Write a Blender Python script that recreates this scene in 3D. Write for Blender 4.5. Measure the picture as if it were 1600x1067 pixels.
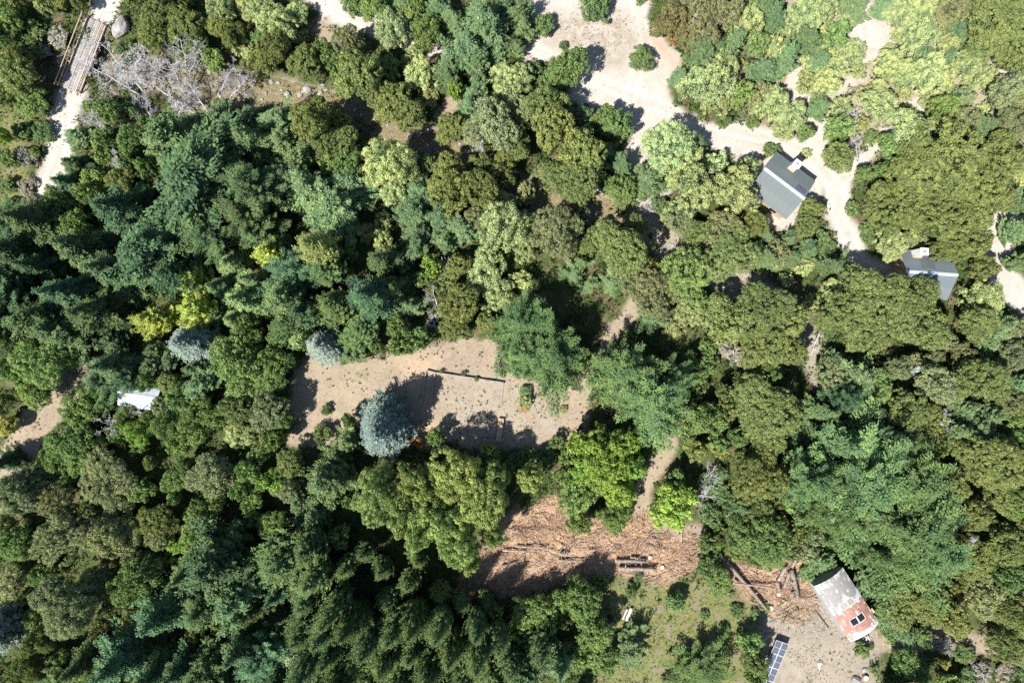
import bpy, math, random
import numpy as np
from mathutils import Vector, Matrix

for o_ in list(bpy.data.objects):
    bpy.data.objects.remove(o_, do_unlink=True)
SC = bpy.context.scene
COL = SC.collection

# ---------------------------------------------------------------- camera, sky, sun, exposure
CAM_H = 97.0                      # a drone looking straight down
F_PX = 1600 * 24.0 / 36.0
S = CAM_H / F_PX                  # metres per photo pixel on the ground
cam_data = bpy.data.cameras.new('camera')
cam_data.lens = 24.0; cam_data.sensor_width = 36.0; cam_data.sensor_fit = 'HORIZONTAL'
cam_data.clip_end = 3000.0
cam = bpy.data.objects.new('camera', cam_data); COL.objects.link(cam)
cam.location = (0, 0, CAM_H)
SC.camera = cam

SUN_EL = math.radians(54.0)
SH = Vector((0.75, 0.66)).normalized()            # shadows fall this way on the ground
world = bpy.data.worlds.new('World'); SC.world = world; world.use_nodes = True
wn = world.node_tree.nodes; wl = world.node_tree.links
wn.clear()
w_out = wn.new('ShaderNodeOutputWorld'); w_bg = wn.new('ShaderNodeBackground'); w_sky = wn.new('ShaderNodeTexSky')
w_sky.sky_type = 'NISHITA'; w_sky.sun_disc = False
w_sky.sun_elevation = SUN_EL; w_sky.sun_rotation = math.atan2(-SH.x, -SH.y)
w_sky.altitude = 600; w_sky.air_density = 1.0; w_sky.dust_density = 0.6
w_bg.inputs['Strength'].default_value = 0.075
wl.new(w_sky.outputs[0], w_bg.inputs[0]); wl.new(w_bg.outputs[0], w_out.inputs[0])

sun_data = bpy.data.lights.new('sun', 'SUN'); sun_data.energy = 4.6; sun_data.angle = math.radians(0.5)
sun_data.color = (1.0, 0.955, 0.88)
sun = bpy.data.objects.new('sun', sun_data); COL.objects.link(sun)
sun_dir = Vector((SH.x * math.cos(SUN_EL), SH.y * math.cos(SUN_EL), -math.sin(SUN_EL)))
sun.rotation_euler = sun_dir.to_track_quat('-Z', 'Y').to_euler()
sun.location = (-60, -50, 120)

vs = SC.view_settings
vs.view_transform = 'Standard'; vs.look = 'None'; vs.gamma = 1.0; vs.use_curve_mapping = False
vs.exposure = 1.3
SC.cycles.max_bounces = 6; SC.cycles.diffuse_bounces = 3; SC.cycles.transmission_bounces = 4
SC.cycles.transparent_max_bounces = 6; SC.cycles.glossy_bounces = 2
SC.cycles.use_denoising = False
SC.cycles.pixel_filter_type = 'BLACKMAN_HARRIS'; SC.cycles.filter_width = 1.5

RNG = np.random.default_rng(20)
random.seed(7)

# ---------------------------------------------------------------- small helpers
def vnoise(x, y, seed=0):
    """value noise on numpy arrays, 0..1"""
    xi = np.floor(x).astype(np.int64); yi = np.floor(y).astype(np.int64)
    xf = x - xi; yf = y - yi
    def h(a, b):
        n = (a * 374761393 + b * 668265263 + seed * 974711) & 0x7fffffff
        n = ((n ^ (n >> 13)) * 1274126177) & 0x7fffffff
        return ((n ^ (n >> 16)) & 0xffff) / 65535.0
    u = xf * xf * (3 - 2 * xf); v = yf * yf * (3 - 2 * yf)
    return (h(xi, yi) * (1 - u) + h(xi + 1, yi) * u) * (1 - v) + (h(xi, yi + 1) * (1 - u) + h(xi + 1, yi + 1) * u) * v

def fbm(x, y, seed=0, octv=4):
    s = 0.0; a = 0.5; t = 0.0
    for k in range(octv):
        s = s + a * vnoise(x * 2 ** k, y * 2 ** k, seed + k * 17); t += a; a *= 0.5
    return s / t

def dist_poly(px, py, pts, closed=True):
    """distance in px to outline, negative inside when closed"""
    pts = np.asarray(pts, float)
    n = len(pts); d = np.full(px.shape, 1e9); inside = np.zeros(px.shape, bool)
    for i in range(n if closed else n - 1):
        a = pts[i]; b = pts[(i + 1) % n]
        ab = b - a; L = ab @ ab + 1e-9
        t = np.clip(((px - a[0]) * ab[0] + (py - a[1]) * ab[1]) / L, 0, 1)
        d = np.minimum(d, np.hypot(px - a[0] - t * ab[0], py - a[1] - t * ab[1]))
        if closed:
            c = ((a[1] > py) != (b[1] > py)) & (px < (b[0] - a[0]) * (py - a[1]) / (b[1] - a[1] + 1e-12) + a[0])
            inside ^= c
    return np.where(inside, -d, d) if closed else d

RIVER = [(-60, 105), (40, 108), (140, 92), (250, 115), (330, 132), (430, 142), (500, 160), (560, 178), (640, 218), (700, 232),
         (770, 275), (850, 312), (930, 324), (990, 335), (1030, 362), (1055, 392), (1110, 425), (1200, 462), (1245, 500), (1270, 545),
         (1300, 610), (1360, 660)]

def terrain(x, y):
    x = np.asarray(x, float); y = np.asarray(y, float)
    px = x / S + 800; py = 533.5 - y / S
    d = dist_poly(px, py, RIVER, closed=False)
    g = np.clip(1 - np.maximum(d - 16, 0) / 26.0, 0, 1); g = g * g * (3 - 2 * g)
    br = np.clip(1 - np.maximum(np.hypot(px - 132, py - 88) - 75, 0) / 40, 0, 1)
    depth = 0.75 + 0.6 * br
    rough = 0.5 * (fbm(x * 0.09, y * 0.09, 3) - 0.5) + 0.10 * (fbm(x * 0.9, y * 0.9, 5) - 0.5)
    return -depth * g + rough * (1 - 0.6 * g) * (1 - br)

def gz(x, y):
    return float(terrain(np.array([x]), np.array([y]))[0])

def P(px, py, z=0.0):
    """photo pixel seen at height z -> world point"""
    k = S * (CAM_H - z) / CAM_H
    return Vector(((px - 800) * k, (533.5 - py) * k, z))

def G(px, py):
    """photo pixel on the ground"""
    p = P(px, py); z = gz(p.x, p.y); p = P(px, py, z)
    return Vector((p.x, p.y, gz(p.x, p.y)))

def tag(o, label=None, cat=None, group=None, kind=None):
    if label: o['label'] = label
    if cat: o['category'] = cat
    if group: o['group'] = group
    if kind: o['kind'] = kind
    return o

def empty(name, loc=(0, 0, 0), rz=0.0, parent=None):
    e = bpy.data.objects.new(name, None); COL.objects.link(e)
    e.location = loc; e.rotation_euler = (0, 0, rz); e.empty_display_size = 0.3
    if parent: e.parent = parent
    return e

def link_mesh(name, me, mat=None, parent=None):
    o = bpy.data.objects.new(name, me); COL.objects.link(o)
    if mat is not None and not me.materials: me.materials.append(mat)
    if parent is not None: o.parent = parent
    return o

def mesh_np(name, verts, quads, tone=None, mats=None, smooth=False):
    me = bpy.data.meshes.new(name)
    verts = np.ascontiguousarray(verts, np.float32); quads = np.ascontiguousarray(quads, np.int32)
    k = quads.shape[1]
    me.vertices.add(len(verts)); me.vertices.foreach_set('co', verts.ravel())
    me.loops.add(quads.size); me.loops.foreach_set('vertex_index', quads.ravel())
    me.polygons.add(len(quads)); me.polygons.foreach_set('loop_start', np.arange(0, quads.size, k, dtype=np.int32))
    if smooth: me.polygons.foreach_set('use_smooth', np.ones(len(quads), bool))
    me.update(calc_edges=True)
    if tone is not None:
        a = me.attributes.new('tone', 'FLOAT', 'POINT'); a.data.foreach_set('value', np.ascontiguousarray(tone, np.float32))
    return me

class MB:
    """collects simple solids into one mesh"""
    def __init__(self): self.v = []; self.f = []
    def box(self, c, size, rz=0.0, rx=0.0, ry=0.0, taper=1.0):
        M = Matrix.Translation(Vector(c)) @ Matrix.Rotation(rz, 4, 'Z') @ Matrix.Rotation(ry, 4, 'Y') @ Matrix.Rotation(rx, 4, 'X')
        b = len(self.v); hx, hy, hz = size[0] / 2, size[1] / 2, size[2] / 2
        for z, t in ((-hz, 1), (hz, taper)):
            for x, y in ((-hx, -hy), (hx, -hy), (hx, hy), (-hx, hy)):
                self.v.append(M @ Vector((x * t, y * t, z)))
        self.f += [(b + 3, b + 2, b + 1, b), (b + 4, b + 5, b + 6, b + 7), (b, b + 1, b + 5, b + 4), (b + 1, b + 2, b + 6, b + 5),
                   (b + 2, b + 3, b + 7, b + 6), (b + 3, b, b + 4, b + 7)]
        return self
    def bar(self, a, b_, w, h=None, roll=None):
        a = Vector(a); b_ = Vector(b_); h = h or w; d = b_ - a; L = d.length; d.normalize()
        up = Vector((0, 0, 1)) if abs(d.z) < 0.95 else Vector((0, 1, 0))
        sx = d.cross(up).normalized(); sz = sx.cross(d)
        b = len(self.v)
        for q in (a, b_):
            for i, j in ((-1, -1), (1, -1), (1, 1), (-1, 1)):
                self.v.append(q + sx * (i * w / 2) + sz * (j * h / 2))
        self.f += [(b, b + 1, b + 2, b + 3), (b + 7, b + 6, b + 5, b + 4), (b, b + 4, b + 5, b + 1), (b + 1, b + 5, b + 6, b + 2),
                   (b + 2, b + 6, b + 7, b + 3), (b + 3, b + 7, b + 4, b)]
        return self
    def tube(self, pts, radii, n=8, cap=True, jit=0.0):
        base = len(self.v); pts = [Vector(p) for p in pts]
        for i, p in enumerate(pts):
            d = (pts[min(i + 1, len(pts) - 1)] - pts[max(i - 1, 0)]).normalized()
            up = Vector((0, 0, 1)) if abs(d.z) < 0.9 else Vector((1, 0, 0))
            sx = d.cross(up).normalized(); sy = sx.cross(d)
            for k in range(n):
                a = 2 * math.pi * k / n; r = radii[i] * (1 + jit * (random.random() - 0.5))
                self.v.append(p + sx * (math.cos(a) * r) + sy * (math.sin(a) * r))
        for i in range(len(pts) - 1):
            for k in range(n):
                a = base + i * n + k; b = base + i * n + (k + 1) % n
                self.f.append((a, b, b + n, a + n))
        if cap:
            self.f.append(tuple(base + k for k in range(n))[::-1])
            self.f.append(tuple(base + (len(pts) - 1) * n + k for k in range(n)))
        return self
    def quad(self, a, b, c, d):
        i = len(self.v); self.v += [Vector(a), Vector(b), Vector(c), Vector(d)]; self.f.append((i, i + 1, i + 2, i + 3)); return self
    def slab(self, pts, th):
        """thick polygon: pts counter-clockwise seen from outside, thickness inwards along -normal"""
        pts = [Vector(p) for p in pts]; n = (pts[1] - pts[0]).cross(pts[2] - pts[0]).normalized()
        i = len(self.v); k = len(pts)
        self.v += pts + [p - n * th for p in pts]
        self.f.append(tuple(range(i, i + k))); self.f.append(tuple(range(i + 2 * k - 1, i + k - 1, -1)))
        for j in range(k):
            a = i + j; b = i + (j + 1) % k
            self.f.append((b, a, a + k, b + k))
        return self
    def mesh(self, name, smooth=False):
        me = bpy.data.meshes.new(name); me.from_pydata([tuple(v) for v in self.v], [], self.f); me.update()
        if smooth: me.polygons.foreach_set('use_smooth', [True] * len(me.polygons))
        return me
    def build(self, name, mat, parent=None, smooth=False):
        return link_mesh(name, self.mesh(name, smooth), mat, parent)

# ---------------------------------------------------------------- materials
def nmat(name):
    m = bpy.data.materials.new(name); m.use_nodes = True
    nt = m.node_tree; nt.nodes.clear()
    return m, nt, nt.nodes.new('ShaderNodeOutputMaterial')

def mixc(nt, fac, a, b, mode='MIX'):
    n = nt.nodes.new('ShaderNodeMix'); n.data_type = 'RGBA'; n.blend_type = mode
    for s, val in ((0, fac), (6, a), (7, b)):
        if hasattr(val, 'node'): nt.links.new(val, n.inputs[s])
        elif s == 0: n.inputs[s].default_value = val
        else: n.inputs[s].default_value = (*val, 1) if len(val) == 3 else val
    return n.outputs[2]

def mathn(nt, op, a, b=None, c=None, clamp=False):
    n = nt.nodes.new('ShaderNodeMath'); n.operation = op; n.use_clamp = clamp
    for i, val in enumerate((a, b, c)):
        if val is None: continue
        if hasattr(val, 'node'): nt.links.new(val, n.inputs[i])
        else: n.inputs[i].default_value = val
    return n.outputs[0]

def noise(nt, scale, detail=4, rough=0.6, coord='Object', stretch=None):
    tc = nt.nodes.new('ShaderNodeTexCoord'); n = nt.nodes.new('ShaderNodeTexNoise')
    n.inputs['Scale'].default_value = scale; n.inputs['Detail'].default_value = detail; n.inputs['Roughness'].default_value = rough
    out = tc.outputs[coord]
    if stretch:
        mp = nt.nodes.new('ShaderNodeMapping'); mp.inputs['Scale'].default_value = stretch
        nt.links.new(out, mp.inputs[0]); out = mp.outputs[0]
    nt.links.new(out, n.inputs['Vector'])
    return n.outputs['Fac']

def ramp(nt, fac, lo, hi):
    n = nt.nodes.new('ShaderNodeMapRange'); n.interpolation_type = 'SMOOTHSTEP'
    nt.links.new(fac, n.inputs['Value']); n.inputs['From Min'].default_value = lo; n.inputs['From Max'].default_value = hi
    return n.outputs[0]

def bump(nt, h, strength, dist):
    b = nt.nodes.new('ShaderNodeBump'); b.inputs['Strength'].default_value = strength; b.inputs['Distance'].default_value = dist
    nt.links.new(h, b.inputs['Height']); return b.outputs[0]

def principled(nt, out, color, rough=0.8, metallic=0.0, normal=None, spec=0.3):
    p = nt.nodes.new('ShaderNodeBsdfPrincipled')
    if hasattr(color, 'node'): nt.links.new(color, p.inputs['Base Color'])
    else: p.inputs['Base Color'].default_value = (*color, 1)
    if hasattr(rough, 'node'): nt.links.new(rough, p.inputs['Roughness'])
    else: p.inputs['Roughness'].default_value = rough
    p.inputs['Metallic'].default_value = metallic; p.inputs['Specular IOR Level'].default_value = spec
    if normal is not None: nt.links.new(normal, p.inputs['Normal'])
    nt.links.new(p.outputs[0], out.inputs['Surface'])
    return p

def noisy_mat(name, c1, c2, scale=3.0, rough=0.85, bump_s=0.4, bump_d=0.02, stretch=None, metallic=0.0, spec=0.25, detail=5, obj_rand=0.0):
    m, nt, out = nmat(name)
    f = ramp(nt, noise(nt, scale, detail, 0.65, stretch=stretch), 0.32, 0.68)
    c = mixc(nt, f, c1, c2)
    if obj_rand:
        oi = nt.nodes.new('ShaderNodeObjectInfo')
        g = mathn(nt, 'MULTIPLY_ADD', oi.outputs['Random'], 2 * obj_rand, 1 - obj_rand)
        cb = nt.nodes.new('ShaderNodeCombineColor')
        for i in range(3): nt.links.new(g, cb.inputs[i])
        c = mixc(nt, 1.0, c, cb.outputs[0], 'MULTIPLY')
    nb = bump(nt, noise(nt, scale * 4, 4, 0.7, stretch=stretch), bump_s, bump_d)
    principled(nt, out, c, rough, metallic, nb, spec)
    return m

def foliage_mat(name, transl=0.28, gloss=0.06, warm=0.25):
    m, nt, out = nmat(name)
    oi = nt.nodes.new('ShaderNodeObjectInfo')
    at = nt.nodes.new('ShaderNodeAttribute'); at.attribute_name = 'tone'
    f = at.outputs['Fac']
    # tone 0..2 : leaf-to-leaf and clump-to-clump colour, darker inside crowns and at bough bases
    cb = nt.nodes.new('ShaderNodeCombineColor')
    r = mathn(nt, 'MULTIPLY_ADD', f, 1.0 + warm * 0.4, -warm * 0.4)
    nt.links.new(mathn(nt, 'MAXIMUM', r, 0.2), cb.inputs[0]); nt.links.new(f, cb.inputs[1])
    b = mathn(nt, 'MULTIPLY_ADD', f, 0.6, 0.4); nt.links.new(b, cb.inputs[2])
    c = mixc(nt, 1.0, oi.outputs['Color'], cb.outputs[0], 'MULTIPLY')
    d = nt.nodes.new('ShaderNodeBsdfDiffuse'); t = nt.nodes.new('ShaderNodeBsdfTranslucent')
    g = nt.nodes.new('ShaderNodeBsdfGlossy'); g.inputs['Roughness'].default_value = 0.45
    g.inputs['Color'].default_value = (0.9, 0.95, 1.0, 1)
    nt.links.new(c, d.inputs[0])
    ct = mixc(nt, 1.0, c, (0.95, 1.08, 0.65), 'MULTIPLY'); nt.links.new(ct, t.inputs[0])
    m1 = nt.nodes.new('ShaderNodeMixShader'); m1.inputs[0].default_value = transl
    nt.links.new(d.outputs[0], m1.inputs[1]); nt.links.new(t.outputs[0], m1.inputs[2])
    m2 = nt.nodes.new('ShaderNodeMixShader'); m2.inputs[0].default_value = gloss
    nt.links.new(m1.outputs[0], m2.inputs[1]); nt.links.new(g.outputs[0], m2.inputs[2])
    nt.links.new(m2.outputs[0], out.inputs['Surface'])
    return m

M = {}
M['leaf'] = foliage_mat('broad_leaves', 0.36, 0.0, 0.6)
M['needle'] = foliage_mat('needles', 0.25, 0.0, 0.45)
M['bark'] = noisy_mat('bark', (0.07, 0.05, 0.035), (0.16, 0.125, 0.095), 6, 0.95, 0.8, 0.03, (1, 1, 0.25))
M['dead'] = noisy_mat('dead_wood', (0.28, 0.275, 0.275), (0.45, 0.44, 0.445), 5, 0.9, 0.6, 0.01, obj_rand=0.2)
M['log'] = noisy_mat('log_bark', (0.13, 0.10, 0.08), (0.29, 0.24, 0.21), 4, 0.9, 0.8, 0.03, obj_rand=0.25)
M['cut'] = noisy_mat('cut_wood', (0.52, 0.40, 0.24), (0.68, 0.57, 0.38), 6, 0.85, 0.3, 0.01)
M['plank'] = noisy_mat('grey_planks', (0.20, 0.19, 0.18), (0.32, 0.305, 0.29), 5, 0.9, 0.5, 0.01, obj_rand=0.22)
M['rail'] = noisy_mat('rail_timber', (0.25, 0.185, 0.13), (0.39, 0.31, 0.235), 4, 0.85, 0.5, 0.01, obj_rand=0.15)
M['stone'] = noisy_mat('stone', (0.17, 0.165, 0.155), (0.33, 0.315, 0.30), 2.2, 0.9, 0.9, 0.06, obj_rand=0.25)
M['concrete'] = noisy_mat('concrete', (0.17, 0.16, 0.14), (0.28, 0.26, 0.23), 1.6, 0.92, 0.6, 0.02)
# ---------------------------------------------------------------- ground zones (photo pixels on the ground)
SAND_POLY = [
    [(800, 52), (826, -20), (1022, -20), (1012, 40), (1062, 82), (1066, 102), (1045, 130), (1050, 162), (1100, 190), (1180, 192),
     (1215, 205), (1262, 222), (1290, 240), (1285, 300), (1262, 330), (1245, 370), (1170, 345), (1180, 300), (1170, 258), (1110, 232),
     (1060, 222), (1000, 262), (962, 262), (985, 215), (965, 180), (905, 168), (880, 152), (905, 112), (868, 92), (830, 96), (800, 80)],
    [(1322, 20), (1392, 28), (1398, 85), (1350, 102), (1330, 80)],
]
SAND_LINE = [  # polyline, half width px
    ([(178, -40), (163, 18), (150, 40)], 21), ([(113, 135), (100, 185), (92, 240), (74, 290), (66, 350), (40, 420)], 23),
    ([(470, -20), (535, 22), (600, 44), (680, 72), (760, 62), (830, 70)], 17),
    ([(1275, 195), (1272, 250), (1312, 295), (1308, 335), (1330, 375), (1342, 415), (1400, 430)], 20),
    ([(1300, 295), (1345, 255), (1368, 228), (1415, 175), (1440, 160)], 11),
    ([(1352, -30), (1346, 10), (1352, 60)], 12), ([(1246, 95), (1240, 160), (1275, 195)], 11),
    ([(1240, 160), (1300, 145), (1345, 120)], 9),
    ([(1568, 340), (1556, 400), (1572, 440), (1640, 490)], 24), ([(1550, 118), (1600, 112)], 8), ([(1430, 172), (1462, 176)], 11),
    ([(932, 300), (960, 315), (1012, 318), (1040, 300)], 10), ([(1000, 330), (1032, 350), (1040, 378)], 9),
]
DIRT_POLY = [
    [(462, 578), (480, 556), (560, 566), (640, 545), (700, 528), (775, 532), (805, 588), (862, 606), (940, 560), (925, 640), (905, 690),
     (850, 704), (740, 700), (700, 690), (650, 690), (560, 670), (520, 690), (448, 695), (450, 640)],
]
DIRT_LINE = [([(135, 580), (95, 615), (55, 668), (12, 735), (-30, 790)], 28), ([(1000, 470), (975, 498), (950, 530), (930, 590)], 13),
             ([(1045, 690), (1025, 730), (1000, 770), (1002, 815), (1060, 840), (1085, 830)], 15), ([(500, 45), (520, 72)], 16),
             ([(295, 165), (330, 170)], 10), ([(1140, 650), (1120, 680)], 7), ([(690, 180), (720, 150)], 12),
             ([(1330, 1000), (1450, 1000), (1600, 1010)], 16)]
SLASH_POLY = [
    [(690, 930), (740, 870), (760, 838), (800, 800), (860, 776), (905, 790), (950, 815), (1005, 800), (1032, 834), (1085, 838), (1092, 880),
     (1040, 912), (965, 895), (905, 905), (830, 930), (760, 930)],
    [(1128, 878), (1180, 885), (1250, 866), (1275, 890), (1282, 935), (1270, 975), (1215, 968), (1165, 935)],
]
YARD_POLY = [[(1190, 965), (1262, 935), (1290, 925), (1345, 985), (1375, 1010), (1370, 1100), (1180, 1100)]]
MOSS_POLY = [[(960, 900), (1050, 905), (1120, 900), (1200, 960), (1190, 1090), (940, 1090), (930, 1000)], [(0, 170), (40, 180), (45, 340), (0, 350)]]
DRY_POLY = [[(838, 15), (960, 15), (1005, 60), (970, 105), (900, 100), (850, 60)], [(690, 580), (790, 596), (860, 620), (880, 690), (700, 690)],
            [(1195, 1000), (1330, 1000), (1345, 1080), (1190, 1090)]]
ORANGE_POLY = [[(620, 560), (700, 550), (690, 600), (640, 610)], [(1010, 60), (1040, 60), (1072, 105), (1050, 110)], [(660, 640), (700, 680), (690, 700), (650, 690)]]

def soft(d, w=5.0, nz=0.0):
    return np.clip(0.5 - (d + nz) / (2 * w), 0, 1)

def zones(x, y):
    px = x / S + 800; py = 533.5 - y / S
    n = (fbm(x * 0.35, y * 0.35, 11, 5) - 0.5) * 17 + (fbm(x * 1.3, y * 1.3, 13, 4) - 0.5) * 13
    z = {}
    def acc(polys, lines, w=4.5):
        out = np.zeros(x.shape)
        for p in polys: out = np.maximum(out, soft(dist_poly(px, py, p), w, n))
        for l, hw in lines: out = np.maximum(out, soft(dist_poly(px, py, l, False) - hw, w, n * 0.7))
        return out
    z['sand'] = acc(SAND_POLY, SAND_LINE)
    z['dirt'] = acc(DIRT_POLY, DIRT_LINE)
    z['slash'] = acc(SLASH_POLY, [], 6)
    z['yard'] = acc(YARD_POLY, [], 8)
    z['moss'] = acc(MOSS_POLY, [], 14)
    z['dry'] = acc(DRY_POLY, [], 12)
    z['orange'] = acc(ORANGE_POLY, [], 12)
    z['river'] = soft(dist_poly(px, py, RIVER, False) - 24, 7, n * 0.7)
    # the sunny scrub in the upper right has paler, sandier soil
    trk = np.zeros(x.shape)
    for l in [q_[0] for q_ in SAND_LINE[:6]] + [DIRT_LINE[0][0], [(820, 68), (900, 112), (985, 150), (1060, 178), (1150, 205), (1230, 222), (1272, 250)], [(985, 150), (1010, 60), (990, -20)]]:
        dd = dist_poly(px, py, l, False) + (fbm(x * .25, y * .25, 71) - .5) * 3
        trk = np.maximum(trk, np.exp(-((dd - 8) / 2.6) ** 2))
    z['track'] = trk * np.clip(fbm(x * .5, y * .5, 73) * 2 - .3, 0, 1)
    z['scrub'] = np.clip((px - 1130) / 120, 0, 1) * np.clip((300 - py) / 120, 0, 1)
    return z

fine = 0.34
xs = np.concatenate([[-900, -500, -260, -160, -120, -100], np.arange(-84, 84.01, fine), [100, 120, 160, 260, 500, 900]])
ys = np.concatenate([[-900, -500, -260, -160, -120, -90, -70], np.arange(-58, 58.01, fine), [70, 90, 120, 160, 260, 500, 900]])
X, Y = np.meshgrid(xs, ys); XF, YF = X.ravel(), Y.ravel()
Z = terrain(XF, YF)
zn = zones(XF, YF)
Z = Z + zn['slash'] * 0.75 * np.clip(fbm(XF * 0.35, YF * 0.7, 9) - .3, 0, 1)
gv = np.stack([XF, YF, Z], 1)
nx, ny = len(xs), len(ys)
ii = (np.arange(ny - 1)[:, None] * nx + np.arange(nx - 1)[None, :]).ravel()
gq = np.stack([ii, ii + 1, ii + nx + 1, ii + nx], 1)

def zone_attrs(me, idx):
    a = me.attributes.new('zone_a', 'FLOAT_COLOR', 'POINT')
    a.data.foreach_set('color', np.stack([zn['sand'], zn['dirt'], zn['slash'], zn['moss']], 1)[idx].astype(np.float32).ravel())
    b = me.attributes.new('zone_b', 'FLOAT_COLOR', 'POINT')
    b.data.foreach_set('color', np.stack([zn['dry'], zn['yard'], zn['river'], zn['orange']], 1)[idx].astype(np.float32).ravel())
    c = me.attributes.new('zone_c', 'FLOAT', 'POINT')
    c.data.foreach_set('value', zn['scrub'][idx].astype(np.float32))
    d = me.attributes.new('zone_d', 'FLOAT', 'POINT')
    d.data.foreach_set('value', zn['track'][idx].astype(np.float32))

def ground_mat():
    m, nt, out = nmat('soil')
    def attr(n):
        a = nt.nodes.new('ShaderNodeAttribute'); a.attribute_name = n
        s = nt.nodes.new('ShaderNodeSeparateColor'); nt.links.new(a.outputs['Color'], s.inputs[0])
        return s.outputs[0], s.outputs[1], s.outputs[2], a.outputs['Alpha'], a.outputs['Fac']
    sand, dirt, slash, moss, _ = attr('zone_a'); dry, yard, river, orange, _ = attr('zone_b'); scrub = attr('zone_c')[4]; track = attr('zone_d')[4]
    n1 = noise(nt, 0.55, 6, 0.65); n2 = noise(nt, 2.6, 6, 0.7); n3 = noise(nt, 9.0, 4, 0.7); n4 = noise(nt, 0.16, 4, 0.6)
    litter = mixc(nt, ramp(nt, n2, .35, .65), (0.075, 0.055, 0.035), (0.15, 0.115, 0.075))
    litter = mixc(nt, ramp(nt, n1, .36, .54), litter, (0.05, 0.07, 0.022))
    litter = mixc(nt, scrub, litter, mixc(nt, ramp(nt, n2, .35, .65), (0.30, 0.26, 0.21), (0.23, 0.22, 0.13)))
    mossc = mixc(nt, ramp(nt, n2, .35, .65), (0.085, 0.105, 0.032), (0.17, 0.165, 0.07))
    mossc = mixc(nt, ramp(nt, n1, .50, .66), mossc, (0.17, 0.145, 0.11))
    c = mixc(nt, moss, litter, mossc)
    dirtc = mixc(nt, ramp(nt, n2, .3, .7), (0.20, 0.155, 0.118), (0.285, 0.232, 0.175))
    dirtc = mixc(nt, ramp(nt, n3, .56, .74), dirtc, (0.15, 0.115, 0.09))
    dirtc = mixc(nt, mathn(nt, 'MULTIPLY', ramp(nt, n4, .40, .62), .6), dirtc, (0.30, 0.25, 0.17))
    dirtc = mixc(nt, mathn(nt, 'MULTIPLY', ramp(nt, n1, .52, .70), .7), dirtc, (0.17, 0.16, 0.095))
    dirtc = mixc(nt, mathn(nt, 'MULTIPLY', ramp(nt, n1, .44, .30), .5), dirtc, (0.20, 0.17, 0.15))
    c = mixc(nt, dirt, c, dirtc)
    slc = mixc(nt, ramp(nt, n3, .35, .65), (0.19, 0.125, 0.085), (0.40, 0.29, 0.20))
    c = mixc(nt, slash, c, slc)
    yc = mixc(nt, ramp(nt, n2, .35, .65), (0.175, 0.15, 0.12), (0.26, 0.23, 0.185))
    c = mixc(nt, yard, c, yc)
    sandc = mixc(nt, ramp(nt, n1, .3, .7), (0.34, 0.31, 0.27), (0.415, 0.385, 0.345))
    sandc = mixc(nt, mathn(nt, 'MULTIPLY', ramp(nt, n2, .46, .74), .7), sandc, (0.27, 0.225, 0.18))
    sandc = mixc(nt, mathn(nt, 'MULTIPLY', ramp(nt, n4, .35, .65), .45), sandc, (0.33, 0.285, 0.245))
    sandc = mixc(nt, mathn(nt, 'MULTIPLY', track, .75), sandc, (0.48, 0.45, 0.41))
    c = mixc(nt, sand, c, sandc)
    dryc = mixc(nt, ramp(nt, n3, .35, .62), (0.20, 0.17, 0.135), (0.31, 0.27, 0.215))
    dm = mathn(nt, 'MULTIPLY', dry, ramp(nt, n1, .36, .58)); c = mixc(nt, dm, c, dryc)
    om = mathn(nt, 'MULTIPLY', orange, ramp(nt, n1, .3, .6)); c = mixc(nt, om, c, (0.34, 0.25, 0.175))
    rv = mixc(nt, ramp(nt, n3, .38, .58), (0.10, 0.085, 0.055), (0.32, 0.29, 0.23))
    rv = mixc(nt, ramp(nt, n2, .55, .70), rv, (0.40, 0.37, 0.33))
    c = mixc(nt, river, c, rv)
    hgt = mathn(nt, 'ADD', n3, mathn(nt, 'MULTIPLY', n2, 1.5))
    principled(nt, out, c, 0.95, 0, bump(nt, hgt, 0.55, 0.10), 0.1)
    return m

M['soil'] = ground_mat()
me = mesh_np('ground', gv, gq, smooth=True); zone_attrs(me, np.arange(len(gv)))
tag(link_mesh('ground', me, M['soil']), 'forest floor with leaf litter under the trees', kind='structure')

CX = gv[gq].mean(1); CPX = CX[:, 0] / S + 800; CPY = 533.5 - CX[:, 1] / S
def overlay(name, label, key, test, up=0.008):
    w = zn[key][gq].mean(1)
    sel = (w > 0.5) & test(CPX, CPY) & (np.abs(CX[:, 0]) < 83) & (np.abs(CX[:, 1]) < 57)
    q = gq[sel]
    if not len(q): return None
    idx, inv = np.unique(q.ravel(), return_inverse=True)
    v = gv[idx].copy(); v[:, 2] += up
    me = mesh_np(name, v, inv.reshape(-1, 4), smooth=True); zone_attrs(me, idx)
    return tag(link_mesh(name, me, M['soil']), label, kind='structure')
overlay('dirt_road', 'pale dirt road leading over the wooden bridge', 'sand', lambda x, y: x < 300)
overlay('sandy_track', 'pale sandy track along the top edge', 'sand', lambda x, y: (x >= 300) & (x < 800), 0.008)
overlay('sandy_clearing', 'bright sandy clearing with a curving drive to the cabins', 'sand', lambda x, y: (x >= 800) & (x < 1500))
overlay('sandy_drive', 'pale sandy drive beside the half hidden cabin', 'sand', lambda x, y: x >= 1500)
overlay('dirt_clearing', 'brown dirt clearing around the old foundation', 'dirt', lambda x, y: (x > 400) & (x < 940) & (y > 480) & (y < 710), 0.012)
overlay('dirt_path', 'brown dirt path between the trees', 'dirt', lambda x, y: x < 200, 0.012)
river_obj = overlay('riverbed', 'stony riverbed of a shallow stream', 'river', lambda x, y: x < 1320, 0.016)

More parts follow.
